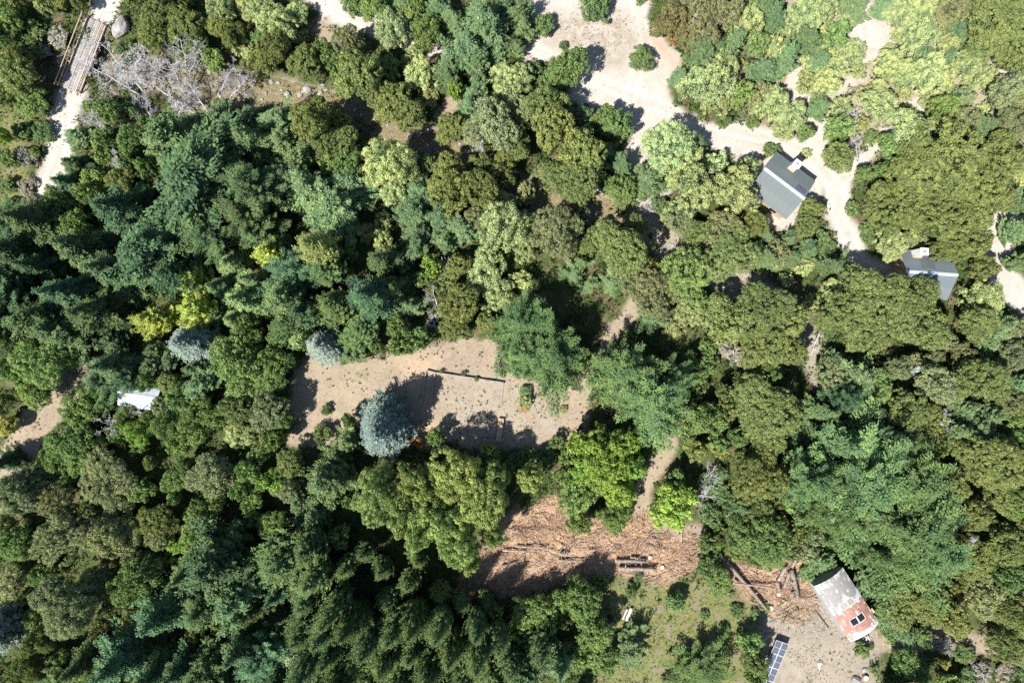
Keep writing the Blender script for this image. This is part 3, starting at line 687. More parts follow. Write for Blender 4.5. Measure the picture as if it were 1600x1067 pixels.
# middle storey: young trees standing in the gaps of the wood
_fr = random.Random(99); _fill = 0
_cx = np.array([_fr.uniform(-10, 1610) for _ in range(9000)]); _cy = np.array([_fr.uniform(-10, 1077) for _ in range(9000)])
_zz = zones((_cx - 800) * S, (533.5 - _cy) * S)
_ok = np.maximum.reduce([_zz[k_] for k_ in ('sand', 'dirt', 'slash', 'yard', 'river', 'moss')]) < .12
for fx, fy, ok_ in zip(_cx.tolist(), _cy.tolist(), _ok):
    fr_ = _fr.uniform(11, 21)
    if not ok_ or (fx > 1200 and fy < 200) or (545 < fx < 760 and 815 < fy < 950) or (860 < fx < 975 and 430 < fy < 540) or (400 < fx < 460 and 250 < fy < 360) or (1530 < fx < 1600 and 345 < fy < 500) or (175 < fx < 255 and 590 < fy < 655): continue
    if min(math.hypot(fx - t_[1], fy - t_[2]) - t_[3] * .82 for t_ in rows) < fr_ * .35: continue
    if any(math.hypot(fx - a_, fy - b_) < c_ for a_, b_, c_ in ((1225, 290, 60), (1457, 435, 60), (1322, 943, 85), (215, 620, 45), (132, 88, 75), (200, 130, 40), (270, 110, 70))): continue
    near = sorted(rows, key=lambda t_: math.hypot(fx - t_[1], fy - t_[2]))[0][0]
    kk = {'y': 'q', 'd': 't', 'c': 'm', 'p': 'm', 'b': 't', 'g': 't', 'f': 'm', 'n': 'm', 'l': 'm', 'a': 'm', 'w': 's', 'r': 'e', 'k': 'o', 'u': 'e'}.get(near, near)
    rows.append((kk, fx, fy, fr_, None)); _fill += 1
    if _fill > 190: break

def label_for(rows):
    keys = {}
    for i, (k, x, y, r, h) in enumerate(rows):
        ln = min(LAND, key=lambda q: math.hypot(q[1] - x, q[2] - y))
        sz = 0 if r < 20 else (1 if r < 36 else 2)
        dr = DIRN[int(round(math.degrees(math.atan2(ln[2] - y, x - ln[1])) / 45)) % 8]
        keys.setdefault((k, sz, ln[0], dr), []).append((math.hypot(ln[1] - x, ln[2] - y), i))
    out = {}
    for (k, sz, ln, dr), lst in keys.items():
        lst.sort()
        for j, (_, i) in enumerate(lst):
            base = '%s %s %s %s' % (SIZEW[sz], KIND[k][5], dr, ln)
            out[i] = base if len(lst) == 1 else base + ', ' + ORD[min(j, len(ORD) - 1)]
    return out
LABELS = label_for(rows)
STYLE_N = {}
TREE_POS = []
for i, (kind, x, y, r, h) in enumerate(rows):
    style, colr, (ha, hb), cb, name, words, group = KIND[kind]
    con = style in ('fir', 'pine', 'cone', 'bushy', 'spruce')
    rnd = random.Random(i * 7919 + 13)
    rm = r * S
    H = h if h is not None else (ha * rm + hb) * rnd.uniform(.78, 1.2)
    zc = H * (0.5 if not con else (0.40 if style in ('fir', 'cone', 'pine') else .34))
    p = P(x, y, zc); z0 = gz(p.x, p.y)
    rm *= (CAM_H - zc) / CAM_H
    if con: rm *= 1.06
    t = empty(name, (p.x, p.y, z0 - 0.03), rnd.uniform(0, 6.283))
    tag(t, LABELS[i], 'tree' if 'tree' in name else 'shrub', group)
    st = style if con else style + ('S' if r < SMALL else ('L' if r > LARGE else 'M'))
    v = rnd.randrange(4)
    if kind == 'd':
        u_ = rnd.random(); st = 'fir' if u_ < .5 else ('bushy' if u_ < .75 else 'pine')
    cr = bpy.data.objects.new('crown' if name != 'shrub' else 'foliage', PROTO[st, v]); COL.objects.link(cr); cr.parent = t
    sx = rnd.uniform(.86, 1.14); sy = 2 - sx
    if con:
        cr.scale = (rm * sx, rm * sy, H); cr.location = (0, 0, 0)
    else:
        zb = cb * H; cr.scale = (rm * sx * 1.06, rm * sy * 1.06, (H - zb) * 1.08); cr.location = (0, 0, zb)
    g = rnd.uniform(.82, 1.18); hue = rnd.uniform(-.07, .07)
    if kind == 'o' and x > 1300 and r >= 30:      # limbs of the few very large trees share one colour
        r2_ = random.Random(int(x // 260) * 31 + int(y // 220)); g = r2_.uniform(.88, 1.05); hue = r2_.uniform(-.03, .03)
    if kind == 'd': g = rnd.uniform(.7, 1.3); hue = rnd.uniform(-.14, .12)
    g *= 1.65; cr.color = (colr[0] * g * (1 + hue), colr[1] * g, colr[2] * g * (1 - hue), 1)
    tk = bpy.data.objects.new('trunk' if name != 'shrub' else 'stem', PROTO['trunkC' if con else 'trunkB', v]); COL.objects.link(tk); tk.parent = t
    tk.scale = (rm * .9, rm * .9, H * (.97 if con else .86)); tk.location = (0, 0, 0)
    TREE_POS.append((p.x, p.y, rm, kind))
print('trees', len(rows))
# ---------------------------------------------------------------- wooden bridge
def wave_mat(name, c1, c2, period, rough=.45, metallic=0.0, bs=.5, axis='X', spec=.4, patch=1.5):
    m, nt, out = nmat(name)
    c = mixc(nt, ramp(nt, noise(nt, patch, 5, .65), .35, .65), c1, c2)
    tc = nt.nodes.new('ShaderNodeTexCoord'); w = nt.nodes.new('ShaderNodeTexWave')
    w.bands_direction = axis; w.inputs['Scale'].default_value = 2 * math.pi / (20 * period) ; w.inputs['Distortion'].default_value = 0
    nt.links.new(tc.outputs['Object'], w.inputs['Vector'])
    principled(nt, out, c, rough, metallic, bump(nt, w.outputs['Fac'], bs, .03), spec)
    return m
M['roof'] = wave_mat('grey_green_roof', (.085, .104, .104), (.100, .120, .118), .25, .6, 0, .07, 'Y', .3, .5)
M['roof2'] = wave_mat('blue_grey_roof', (.100, .122, .138), (.118, .142, .158), .25, .6, 0, .07, 'Y', .3, .5)
M['cap'] = noisy_mat('ridge_cap_paint', (.36, .42, .46), (.45, .51, .54), 2, .4, .1, .005, spec=.5)
M['tin'] = wave_mat('galvanised_tin', (.34, .38, .42), (.46, .50, .54), .12, .45, .25, .5, 'X', .5)
M['wall'] = noisy_mat('timber_wall', (.34, .22, .14), (.47, .33, .22), 3, .85, .4, .01, (1, 1, 6))
M['wallgrey'] = noisy_mat('grey_boards', (.22, .22, .21), (.34, .34, .33), 3, .85, .4, .01, (1, 1, 4))
M['white'] = noisy_mat('whitewashed', (.46, .445, .42), (.60, .58, .55), 3, .8, .4, .01)
M['brick'] = noisy_mat('chimney_brick', (.42, .24, .15), (.56, .36, .24), 3, .9, .5, .02)
M['dark'] = noisy_mat('dark_glass', (.010, .012, .016), (.018, .02, .026), 3, .2, .05, .002, spec=.5)
M['pvglass'] = noisy_mat('roof_window_glass', (.055, .065, .095), (.075, .085, .115), 2, .3, .05, .002, spec=.4)
M['soot'] = noisy_mat('soot', (.02, .018, .016), (.04, .036, .03), 5, .95)
M['plastic'] = noisy_mat('dull_plastic_sheet', (.20, .195, .165), (.27, .26, .22), 3, .6)

tp, bp = Vector((153.5, 34)), Vector((111.5, 142))
A = P(tp.x, tp.y); B = P(bp.x, bp.y); ax = (B - A); BL = ax.length; ax.normalize(); ang = math.atan2(ax.y, ax.x)
bridge = empty('wooden_bridge', (A + B) / 2 + Vector((0, 0, 0.30)), ang)
tag(bridge, 'weathered wooden plank bridge with timber railings over the stream', 'bridge')
W = 2.95; hL = BL / 2
mb = MB()
for yy in (-1.0, 0, 1.0): mb.box((0, yy, -.42), (BL + .8, .28, .42))
mb.build('beams', M['log'], bridge)
n = 40; pm = None
rb = random.Random(3)
for i in range(n):
    xx = -hL + (i + .5) * BL / n
    if pm is None:
        pm = MB().box((0, 0, 0), (.205, W, .10)).mesh('plank'); pm.materials.append(M['plank'])
    o = link_mesh('plank', pm, None, bridge); o.location = (xx, rb.uniform(-.05, .05), -.15 + rb.uniform(-.012, .012)); o.rotation_euler = (0, 0, rb.uniform(-.02, .02))
rm_ = None
for yy in (-.22, -.42, -.02, .92, .72, 1.12):   # two wheel tracks of long boards
    for seg in range(3):
        L = BL / 3 - .03
        if rm_ is None:
            rm_ = MB().box((0, 0, 0), (L, .17, .06)).mesh('runner_board'); rm_.materials.append(M['plank'])
        o = link_mesh('runner_board', rm_, None, bridge); o.location = (-hL + (seg + .5) * BL / 3, -yy + .25 + rb.uniform(-.015, .015), -.066 + rb.uniform(0, .01)); o.rotation_euler = (0, 0, rb.uniform(-.006, .006))
for sgn in (-1, 1):
    y0 = sgn * (W / 2 + .12)
    MB().box((0, sgn * (W / 2 - .06), -.02), (BL, .16, .16)).build('kerb_beam', M['rail'], bridge)
    for k in range(5):
        xx = -hL + .25 + k * (BL - .5) / 4
        MB().box((xx, y0, .25), (.13, .13, 1.55)).build('post', M['rail'], bridge)
    MB().box((0, y0, 1.06), (BL + .3, .12, .10)).build('top_rail', M['rail'], bridge)
    MB().box((0, y0 - sgn * .095, .50), (BL + .3, .05, .14)).build('middle_rail', M['rail'], bridge)

# ---------------------------------------------------------------- stones
def stone_mesh(name, seed):
    import bmesh
    bm = bmesh.new(); bmesh.ops.create_icosphere(bm, subdivisions=3, radius=1.0)
    r = random.Random(seed); ax_ = [Vector((r.gauss(0, 1), r.gauss(0, 1), r.gauss(0, 1))).normalized() for _ in range(16)]
    cut = [r.uniform(.68, .93) for _ in ax_]
    for v in bm.verts:
        c = v.co.copy()
        for a, d in zip(ax_, cut):
            s = c.dot(a)
            if s > d: c -= a * (s - d) * .9
        v.co = c * (1 + r.uniform(-.03, .03))
    me = bpy.data.meshes.new(name); bm.to_mesh(me); bm.free(); me.materials.append(M['stone'])
    return me
SM = [stone_mesh('stone', i) for i in range(6)]
def stone(name, px, py, r, hz=.6, parent=None, label=None, group=None, seed=0, asp=1.0):
    rr = random.Random(seed + int(px * 31 + py * 17)); g = G(px, py)
    o = link_mesh(name, SM[rr.randrange(6)], None, parent)
    o.location = (g.x, g.y, g.z + r * S * hz * .45); o.rotation_euler = (rr.uniform(-.3, .3), rr.uniform(-.3, .3), rr.uniform(0, 6.28))
    o.scale = (r * S * 1.15 * asp, r * S * 1.1 / asp, r * S * hz)
    if label: tag(o, label, 'rock', group)
    return o
stone('boulder', 192, 46, 14, .8, None, 'big pale grey boulder beside the wooden bridge', seed=9, asp=1.25)
for px, py, r in ((343, 134, 4), (398, 126, 4), (424, 129, 4), (449, 149, 5), (469, 149, 4), (480, 141, 6), (416, 146, 3), (376, 117, 3), (435, 130, 3), (338, 113, 3), (328, 113, 4), (366, 145, 4),
                  (488, 148, 3), (500, 146, 4), (510, 140, 4), (505, 133, 3), (1259, 501, 6), (1267, 497, 4), (1255, 510, 5), (1262, 509, 4), (640, 214, 4), (655, 210, 5), (668, 205, 4), (652, 206, 3)):
    stone('stone', px, py, r, .6, river_obj)
rs = random.Random(5)
for k in range(170):
    t = rs.uniform(2.2, 18); i = int(t); f = t - i
    a, b = RIVER[i], RIVER[i + 1]
    px = a[0] + (b[0] - a[0]) * f + rs.gauss(0, 9); py = a[1] + (b[1] - a[1]) * f + rs.gauss(0, 11)
    stone('stone', px, py, rs.uniform(1.0, 2.8), .6, river_obj, seed=k)
pale = [(1335, 1017, 4, 'pale stone left of the dark shrub below the rusty shed'), (1355, 1013, 3.2, 'round pinkish stone above the dark shrub below the rusty shed'),
        (1350, 1046, 4, 'flat whitish stone next to the pale stump'), (1315.6, 1047, 2, 'small pale stone alone on the dry yard'), (1209.8, 952, 3.2, 'grey stone among the sawn stumps'),
        (956, 974, 4, 'white rounded stone in the tree shade by the bleached log'), (1336, 1063, 8, 'pale flat-topped boulder at the bottom edge beside a stump'),
        (640, 590, 1.8, 'small white stone on the brown clearing'), (722, 627.5, 2.2, 'white stone between weeds inside the old foundation'), (706, 592, 2, 'whitish stone at the foot of the low wall'),
        (691, 550, 2.4, 'white stone at the upper rim of the brown clearing'), (30, 675, 2, 'small grey stone beside the left dirt path')]
for px, py, r, lb in pale: stone('rock', px, py, r, .55, None, lb)

# ---------------------------------------------------------------- cabins
def window(mb_name, parent, c, size, rz, mat=None):
    f = MB().box(c, size, rz).build('window', M['white'], parent)
    MB().box(Vector(c) + Vector((0, 0, .02)), (size[0] - .16, size[1] + .02, size[2] - .16), rz).build('pane', M['dark'], f)
def cabin(name, label, ridge_a, ridge_b, zr, ze, hw, roofmat, wallmat, chimney=None, extra=None, over=.35, capm='cap'):
    a = P(ridge_a[0], ridge_a[1], zr); b = P(ridge_b[0], ridge_b[1], zr); c = (a + b) / 2; u = (b - a); L = u.length; ang = math.atan2(u.y, u.x)
    g = gz(c.x, c.y)
    e = empty(name, (c.x, c.y, g), ang); tag(e, label, 'cabin')
    zr -= g; ze -= g; hl = L / 2
    wl_, ww = hl - over, hw - over
    zwe = ze + (zr - ze) * over / hw - .14; t = .12
    for sgn in (-1, 1):
        MB().box((0, sgn * (ww - t / 2), zwe / 2 - .2), (2 * wl_, t, zwe + .4)).build('wall', wallmat, e)
        gm = MB(); x0 = sgn * wl_
        pr = [(-ww + .15, -.4), (ww - .15, -.4), (ww - .15, zwe), (0, zr - .22), (-ww + .15, zwe)]
        if sgn < 0: pr = pr[::-1]
        gm.slab([(x0, q[0], q[1]) for q in pr], t); gm.build('gable_wall', wallmat, e)
    n = int(round(L / .9)); shared = None
    for sgn in (-1, 1):           # each slope is a row of long roofing sheets
        sl = math.hypot(hw, zr - ze); tilt = math.atan2(zr - ze, hw)
        for k in range(n):
            if shared is None:
                shared = MB().box((0, 0, 0), (L / n - .006, sl, .035)).mesh('roof_sheet'); shared.materials.append(roofmat)
            o = link_mesh('roof_sheet', shared, None, e)
            o.location = (-hl + (k + .5) * L / n, sgn * hw / 2, (zr + ze) / 2 + .002 * (k % 2)); o.rotation_euler = (-sgn * tilt, 0, 0)
    cp = MB()
    for sgn in (-1, 1):
        tilt = math.atan2(zr - ze, hw); cp.box((0, sgn * .11, zr - .11 * math.tan(tilt) + .045), (L + .08, .235, .03), 0, -sgn * tilt)
    cp.build('ridge_cap', M[capm], e)
    door = MB().box((-wl_ * .3, -ww - .01, 1.0), (.9, .08, 2.0)).build('door', M['wallgrey'], e)
    MB().box((-wl_ * .3 + .34, -ww - .07, 1.0), (.05, .06, .14)).build('handle', M['dark'], door)
    window('w', e, (wl_ * .45, -ww - .02, 1.4), (1.3, .08, 1.0), 0)
    window('w', e, (wl_ * .3, ww + .02, 1.4), (1.3, .08, 1.0), 0)
    window('w', e, (wl_ + .02, .3, 1.4), (1.2, .08, 1.0), math.pi / 2)
    if chimney:
        x, y, w, d, ztop = chimney
        ch = MB().box((x, y, ztop / 2), (w, d, ztop)).build('chimney', M['white'], e)
        MB().box((x, y, ztop + .05), (w + .14, d + .14, .10)).build('chimney_cap', M['white'], ch)
        MB().box((x, y, ztop + .115), (w * .45, d * .45, .05)).build('flue', M['concrete'], ch)
        fl = MB().box((x, y - d * .5 - .12, ztop - 1.55), (w + .1, .22, .5)).build('flashing', M['brick'], ch)
    if extra:
        x, y, lx, ly, nm, mt = extra
        tilt = math.atan2(zr - ze, hw); zc = zr - abs(y) * math.tan(tilt)
        MB().box((x, y, zc + .055), (lx, ly, .05), 0, -math.copysign(tilt, y)).build(nm, M[mt], e)
    return e
cabin('cabin', 'grey-green roofed cabin with white ridge cap and pale chimney beside the sandy drive', (1194.8, 263.3), (1257, 310.5), 3.75, 2.55, 3.35, M['roof'], M['wall'],
      (-.35, 2.85, .95, .85, 4.5), (2.35, .85, 1.5, .75, 'roof_panel', 'pvglass'))
cabin('cabin', 'blue-grey roofed cabin half hidden between two large trees', (1416, 424), (1497, 429.6), 4.5, 2.6, 3.3, M['roof2'], M['wall'],
      (-1.55, 2.75, 1.0, .85, 4.9), (-.2, 1.35, 2.0, 1.9, 'roof_panel', 'roofpanel2') if False else (-.3, 1.3, 1.9, 1.7, 'roof_panel', 'pvglass2') if 'pvglass2' in M else (-.3, 1.3, 1.9, 1.7, 'roof_panel', 'roof'))  # panel on the upper slope, in the darker grey-green roof colour
cabin('hut', 'shiny tin-roofed hut almost buried in the trees on the left', (183, 612), (246, 622.5), 3.6, 2.9, 1.9, M['tin'], M['wallgrey'], capm='tin', over=.25)

# ---------------------------------------------------------------- rusty shed with a curved roof
def rust_mat():
    m, nt, out = nmat('patchy_painted_tin')
    tc = nt.nodes.new('ShaderNodeTexCoord'); sp = nt.nodes.new('ShaderNodeSeparateXYZ')
    mp = nt.nodes.new('ShaderNodeAttribute'); mp.attribute_name = 'along'
    n1 = noise(nt, .75, 3, .6, stretch=(1, 1, 1)); n2 = noise(nt, 1.5, 4, .6); n3 = noise(nt, 9, 3, .6)
    tc_attr = mp.outputs['Fac']                                     # 0 at the upper end, 1 at the lower end
    whitep = mixc(nt, ramp(nt, n2, .35, .7), (.36, .41, .44), (.48, .51, .53))
    grey = mixc(nt, ramp(nt, n3, .3, .7), (.17, .165, .16), (.235, .225, .215))
    red = mixc(nt, ramp(nt, n2, .35, .7), (.235, .115, .085), (.33, .185, .145))
    f1 = ramp(nt, mathn(nt, 'ADD', n1, mathn(nt, 'MULTIPLY', mathn(nt, 'ABSOLUTE', mathn(nt, 'SUBTRACT', tc_attr, .22)), -1.1)), .24, .29)   # grey sheets at the upper end
    c = mixc(nt, f1, whitep, grey)
    w2 = mathn(nt, 'ADD', mathn(nt, 'MULTIPLY', mathn(nt, 'ABSOLUTE', mathn(nt, 'SUBTRACT', tc_attr, .72)), -3.2), mathn(nt, 'ADD', mathn(nt, 'MULTIPLY', n2, .9), mathn(nt, 'MULTIPLY', n1, .6)))
    c = mixc(nt, ramp(nt, w2, .02, .10), c, red)
    c = mixc(nt, ramp(nt, noise(nt, 1.9, 3, .5, stretch=(.6, 2, 1)), .60, .64), c, whitep)
    tcx = nt.nodes.new('ShaderNodeAttribute'); tcx.attribute_name = 'across'
    wv = nt.nodes.new('ShaderNodeMath'); wv.operation = 'SINE'
    nt.links.new(mathn(nt, 'MULTIPLY', tcx.outputs['Fac'], 2 * math.pi * 34), wv.inputs[0])
    principled(nt, out, c, .6, 0, bump(nt, wv.outputs[0], .35, .02), .3)
    return m
M['rust'] = rust_mat()
zE, rise = 2.75, .6
TL = P(1271.7, 915.3, zE); TR = P(1316.9, 886.4, zE); BR = P(1373.4, 972.4, zE); BLc = P(1328.7, 1002.5, zE)
cen = (TL + TR + BR + BLc) / 4; u = ((BLc - TL) + (BR - TR)).normalized(); SL = ((BLc - TL).length + (BR - TR).length) / 2; SW = ((TR - TL).length + (BR - BLc).length) / 2
shed = empty('shed', (cen.x, cen.y, gz(cen.x, cen.y)), math.atan2(u.y, u.x))
tag(shed, 'old shed with curved rusty red and white tin roof and dark roof openings', 'shed')
def vault(v, lift=0.0):     # v across 0..1 (0 = right-hand eave seen along +x), returns y, z
    s = 2 * v - 1
    return s * SW / 2, zE + rise * (1 - s * s) + lift
NX, NY = 6, 4
for i in range(NX):
    for j in range(NY):
        vv = []; al = []; ac = []; q = []
        m_ = 4; lift = .012 * ((i + j) % 2) + .006 * (i % 3)
        for th in (0, -.02):
            for ia in (0, 1):
                for k in range(m_ + 1):
                    x = (i + ia * 1.0) / NX; v = (j + k / m_) / NY
                    yv, zv = vault(v, lift + th); vv.append((-SL / 2 + x * SL + (.01 if ia else -.01), yv, zv)); al.append(x); ac.append(v)
        for k in range(m_):
            q.append((k, m_ + 1 + k, m_ + 2 + k, k + 1)); b = 2 * (m_ + 1); q.append((b + k, b + k + 1, b + m_ + 2 + k, b + m_ + 1 + k))
        me = bpy.data.meshes.new('roof_sheet'); me.from_pydata(vv, [], q); me.update()
        for nm_, arr in (('along', al), ('across', ac)):
            at = me.attributes.new(nm_, 'FLOAT', 'POINT'); at.data.foreach_set('value', arr)
        link_mesh('roof_sheet', me, M['rust'], shed)
def roof_patch(nm, x0, x1, v0, v1, lift, mat, frame=True):
    y0, z0 = vault(v0, lift); y1, z1 = vault(v1, lift)
    X0, X1 = -SL / 2 + x0 * SL, -SL / 2 + x1 * SL
    o = MB().slab([(X0, y0, z0), (X1, y0, z0), (X1, y1, z1), (X0, y1, z1)], .03).build(nm, mat, shed)
    if frame:
        fm = MB()
        for p_, q_ in (((X0, y0, z0), (X1, y0, z0)), ((X1, y0, z0), (X1, y1, z1)), ((X1, y1, z1), (X0, y1, z1)), ((X0, y1, z1), (X0, y0, z0))):
            fm.bar(p_, q_, .07, .06)
        fm.build('frame', M['white'], o)
# across: v=1 is the left edge when looking along +x (the upper-right eave in the photo)
for v0 in (.27, .50):
    roof_patch('roof_opening', .685, .795, v0 + .02, v0 + .23, .06, M['dark'])
    roof_patch('roof_light', .405, .505, v0 + .02, v0 + .23, .06, M['plastic'])
hl, hw = SL / 2 - .15, SW / 2 - .12
for sgn in (-1, 1):
    MB().box((0, sgn * hw, zE / 2 - .1), (2 * hl, .08, zE + .1)).build('wall', M['wallgrey'], shed)
    x0 = sgn * hl; pts = [(x0, -hw, -.2), (x0, hw, -.2)] + [(x0, *vault(v, -.06)) for v in np.linspace(.96, .04, 9)]
    if sgn < 0: pts = pts[::-1]
    MB().slab(pts, .06).build('end_wall', M['wallgrey'], shed)
dr = MB().box((hl + .03, .4, 1.0), (.06, 1.1, 2.0)).build('door', M['wall'], shed); MB().box((hl + .08, .8, 1.0), (.05, .05, .2)).build('handle', M['dark'], dr)
MB().box((-hl + 7.2, hw + .25, zE - .15), (.7, .5, .06), .1).build('bracket_board', M['wall'], shed)

# boards and poles round the shed
def bar_thing(name, label, cat, a, b, w, h, mat, za=.05, zb=.05, group=None):
    ga, gb = G(*a), G(*b); o = MB().bar(ga + Vector((0, 0, za)), gb + Vector((0, 0, zb)), w, h).build(name, mat)
    return tag(o, label, cat, group)
bar_thing('board', 'short pale board leaning by the lower end of the rusty shed', 'board', (1351, 992), (1353.5, 1001), .14, .06, M['white'], .5, .05)
bar_thing('board', 'long white board leaning by the lower end of the rusty shed', 'board', (1353, 991), (1358.5, 1000), .14, .06, M['white'], .6, .05)
bar_thing('pole', 'thin black pole lying on the yard beside the rusty shed', 'pole', (1272, 951), (1294.5, 980), .11, .11, M['soot'], .12, .08)
bar_thing('board', 'weathered board lying upright below the sawn stumps', 'board', (1239, 958.7), (1239, 980.6), .24, .08, M['plank'], .08, .08)
bar_thing('pole', 'thin grey pole lying below the stumps near the yard', 'pole', (1247, 960), (1255.5, 977), .07, .07, M['plank'], .08, .08)
sc_ = G(1280, 1040)
tag(MB().slab([sc_ + Vector(q) for q in ((-.35, .38, .03), (-.12, -.1, .03), (.0, -.75, .03), (.06, -.75, .03), (.1, -.05, .03), (.38, .4, .03))], .02).build('plastic_sheet', M['white']),
    'small pale torn plastic sheet lying on the dry yard', 'plastic sheet')

# ---------------------------------------------------------------- solar array
def pv_mat():
    m, nt, out = nmat('solar_cells')
    c = mixc(nt, noise(nt, 1.0, 2), (.065, .075, .10), (.085, .095, .12))
    principled(nt, out, c, .3, .0, None, .4)
    return m
M['pv'] = pv_mat(); M['alu'] = noisy_mat('aluminium_frame', (.40, .41, .42), (.50, .51, .52), 3, .4, .05, .002, metallic=.2)
zt = 1.15; a = P(1213, 999.4, zt); b = P(1233, 1006.2, zt); d = P(1196.5, 1066, .75)
u = (b - a); u.z = 0; aw = u.length; u.normalize(); v = Vector((u.y, -u.x, 0))
arr = empty('solar_panel_array', (a.x, a.y, gz(a.x, a.y)), math.atan2(u.y, u.x))
tag(arr, 'tilted rack of dark blue solar panels with white frames on the yard', 'solar panels')
tilt = math.radians(7); z0 = zt - gz(a.x, a.y); rowL = 2.02
pm = fm_ = lm = None; pw = aw / 2
for r_ in range(4):
    for c_ in range(2):
        cx_ = (c_ + .5) * pw; dy = (r_ + .5) * rowL
        pos = (cx_, -dy * math.cos(tilt), z0 - dy * math.sin(tilt))
        if pm is None:
            pm = MB().box((0, 0, 0), (pw - .05, rowL - .07, .03)).mesh('panel'); pm.materials.append(M['pv'])
            f = MB(); f.box((0, rowL / 2 - .03, .012), (pw - .01, .055, .05)).box((0, -rowL / 2 + .03, .012), (pw - .01, .055, .05)).box((pw / 2 - .03, 0, .012), (.045, rowL - .12, .048)).box((-pw / 2 + .03, 0, .012), (.045, rowL - .12, .048))
            fm_ = f.mesh('frame'); fm_.materials.append(M['alu'])
            lm = MB().box((0, 0, .019), (pw - .11, .045, .012)).mesh('cell_gap'); lm.materials.append(M['alu'])
        o = link_mesh('panel', pm, None, arr); o.location = pos; o.rotation_euler = (tilt, 0, 0)
        link_mesh('frame', fm_, None, o); link_mesh('cell_gap', lm, None, o)
st = MB()
for x in (.2, aw - .2):
    st.bar((x, 0, z0 - .09), (x, -4 * rowL * math.cos(tilt), z0 - 4 * rowL * math.sin(tilt) - .09), .08)
st.build('rack', M['alu'], arr)
for x in (.2, aw - .2):
    for k in range(4):
        yy = .4 + k * 2.4; MB().box((x, -yy, (z0 - yy * math.sin(tilt) - .1) / 2 - .1), (.08, .08, z0 - yy * math.sin(tilt))).build('post', M['alu'], arr)

# ---------------------------------------------------------------- old foundation, timber trough
def wall_seg(mb_, a, b, h, w):
    ga, gb = G(*a), G(*b); n_ = 8
    for i in range(n_):
        p_ = ga.lerp(gb, i / n_); q_ = ga.lerp(gb, (i + 1) / n_); z = min(gz(p_.x, p_.y), gz(q_.x, q_.y))
        c = (p_ + q_) / 2; L = (q_ - p_).length; an = math.atan2(q_.y - p_.y, q_.x - p_.x)
        hh = h * (1 + .06 * math.sin(i * 2.3)); mb_.box((c.x, c.y, z + hh / 2 - .15), (L + .002 * i, w + .01 * (i % 2), hh + .3), an)
    return mb_
wall = empty('foundation_wall', G(730, 590)); tag(wall, 'low concrete foundation wall casting a thin shadow across the brown clearing', 'wall')
for nm, s0, s1, h, w in (('wall_segment', (679, 582), (787, 598), .55, .22), ('side_wall', (680, 583), (675, 618), .4, .18), ('back_wall', (667, 578.5), (679, 581.6), .5, .18),
                         ('outer_side_wall', (666, 580), (660, 622), .35, .16), ('low_kerb', (787, 598), (783, 634), .12, .10)):
    o = wall_seg(MB(), s0, s1, h, w).build(nm, M['concrete'], wall); o.location = -wall.location
ga, gb = G(783.3, 653), G(778.8, 689); d_ = (gb - ga).normalized()
tr = empty('timber_trough', ga.lerp(gb, .5), math.atan2(d_.y, d_.x)); tag(tr, 'brown wooden trough-like box at the lower edge of the foundation', 'trough')
L = (gb - ga).length
for k in range(4):
    MB().box((0, -.27 + .18 * k, .52 + .01 * (k % 2)), (L - .05 * k, .17, .06)).build('board', M['wall'], tr)
for sgn in (-1, 1):
    MB().box((0, sgn * .36, .22), (L, .05, .62)).build('side_board', M['plank'], tr); MB().box((sgn * L / 2, 0, .2), (.05, .70, .56)).build('end_board', M['plank'], tr)

# ---------------------------------------------------------------- logs, stumps
def log(label, a, b, rpx, mat='log', lift=0.0, group='felled logs', knots=2, rb=None):
    r = rpx * S; ga, gb = G(*a), G(*b); zz = r * .8 + lift + .12 + (.45 if group == 'felled logs' else 0)
    ga.z += zz; gb.z += zz; n_ = 7; pts = []; rad = []
    rr = random.Random(int(a[0] * 13 + a[1]))
    for i in range(n_):
        p_ = ga.lerp(gb, i / (n_ - 1)); p_.z += rr.uniform(-.02, .02); pts.append(p_ + Vector((rr.uniform(-.05, .05) * r * 3, rr.uniform(-.05, .05) * r * 3, 0))); rad.append(r * (1 - .22 * i / (n_ - 1)) * rr.uniform(.93, 1.07))
    e = empty('log', ga.lerp(gb, .5) - Vector((0, 0, zz))); tag(e, label, 'log', group)
    inv = -e.location
    o = MB().tube(pts, rad, 10, True, .12).build('trunk', M[mat], e, True); o.location = inv
    c = MB(); d = (gb - ga).normalized()
    c.tube([pts[0] - d * .015, pts[0] - d * .004], [rad[0] * .9, rad[0] * .9], 10).tube([pts[-1] + d * .004, pts[-1] + d * .015], [rad[-1] * .9] * 2, 10)
    c.build('cut_end', M['cut'], e).location = inv
    for k in range(knots):
        i = rr.randrange(1, n_ - 1); s = Vector((-d.y, d.x, rr.uniform(.3, 1.2))).normalized() * rr.choice((-1, 1)); s.z = abs(s.z)
        MB().tube([pts[i], pts[i] + s * r * 2.2], [r * .3, r * .2], 6).build('branch_stub', M[mat], e).location = inv
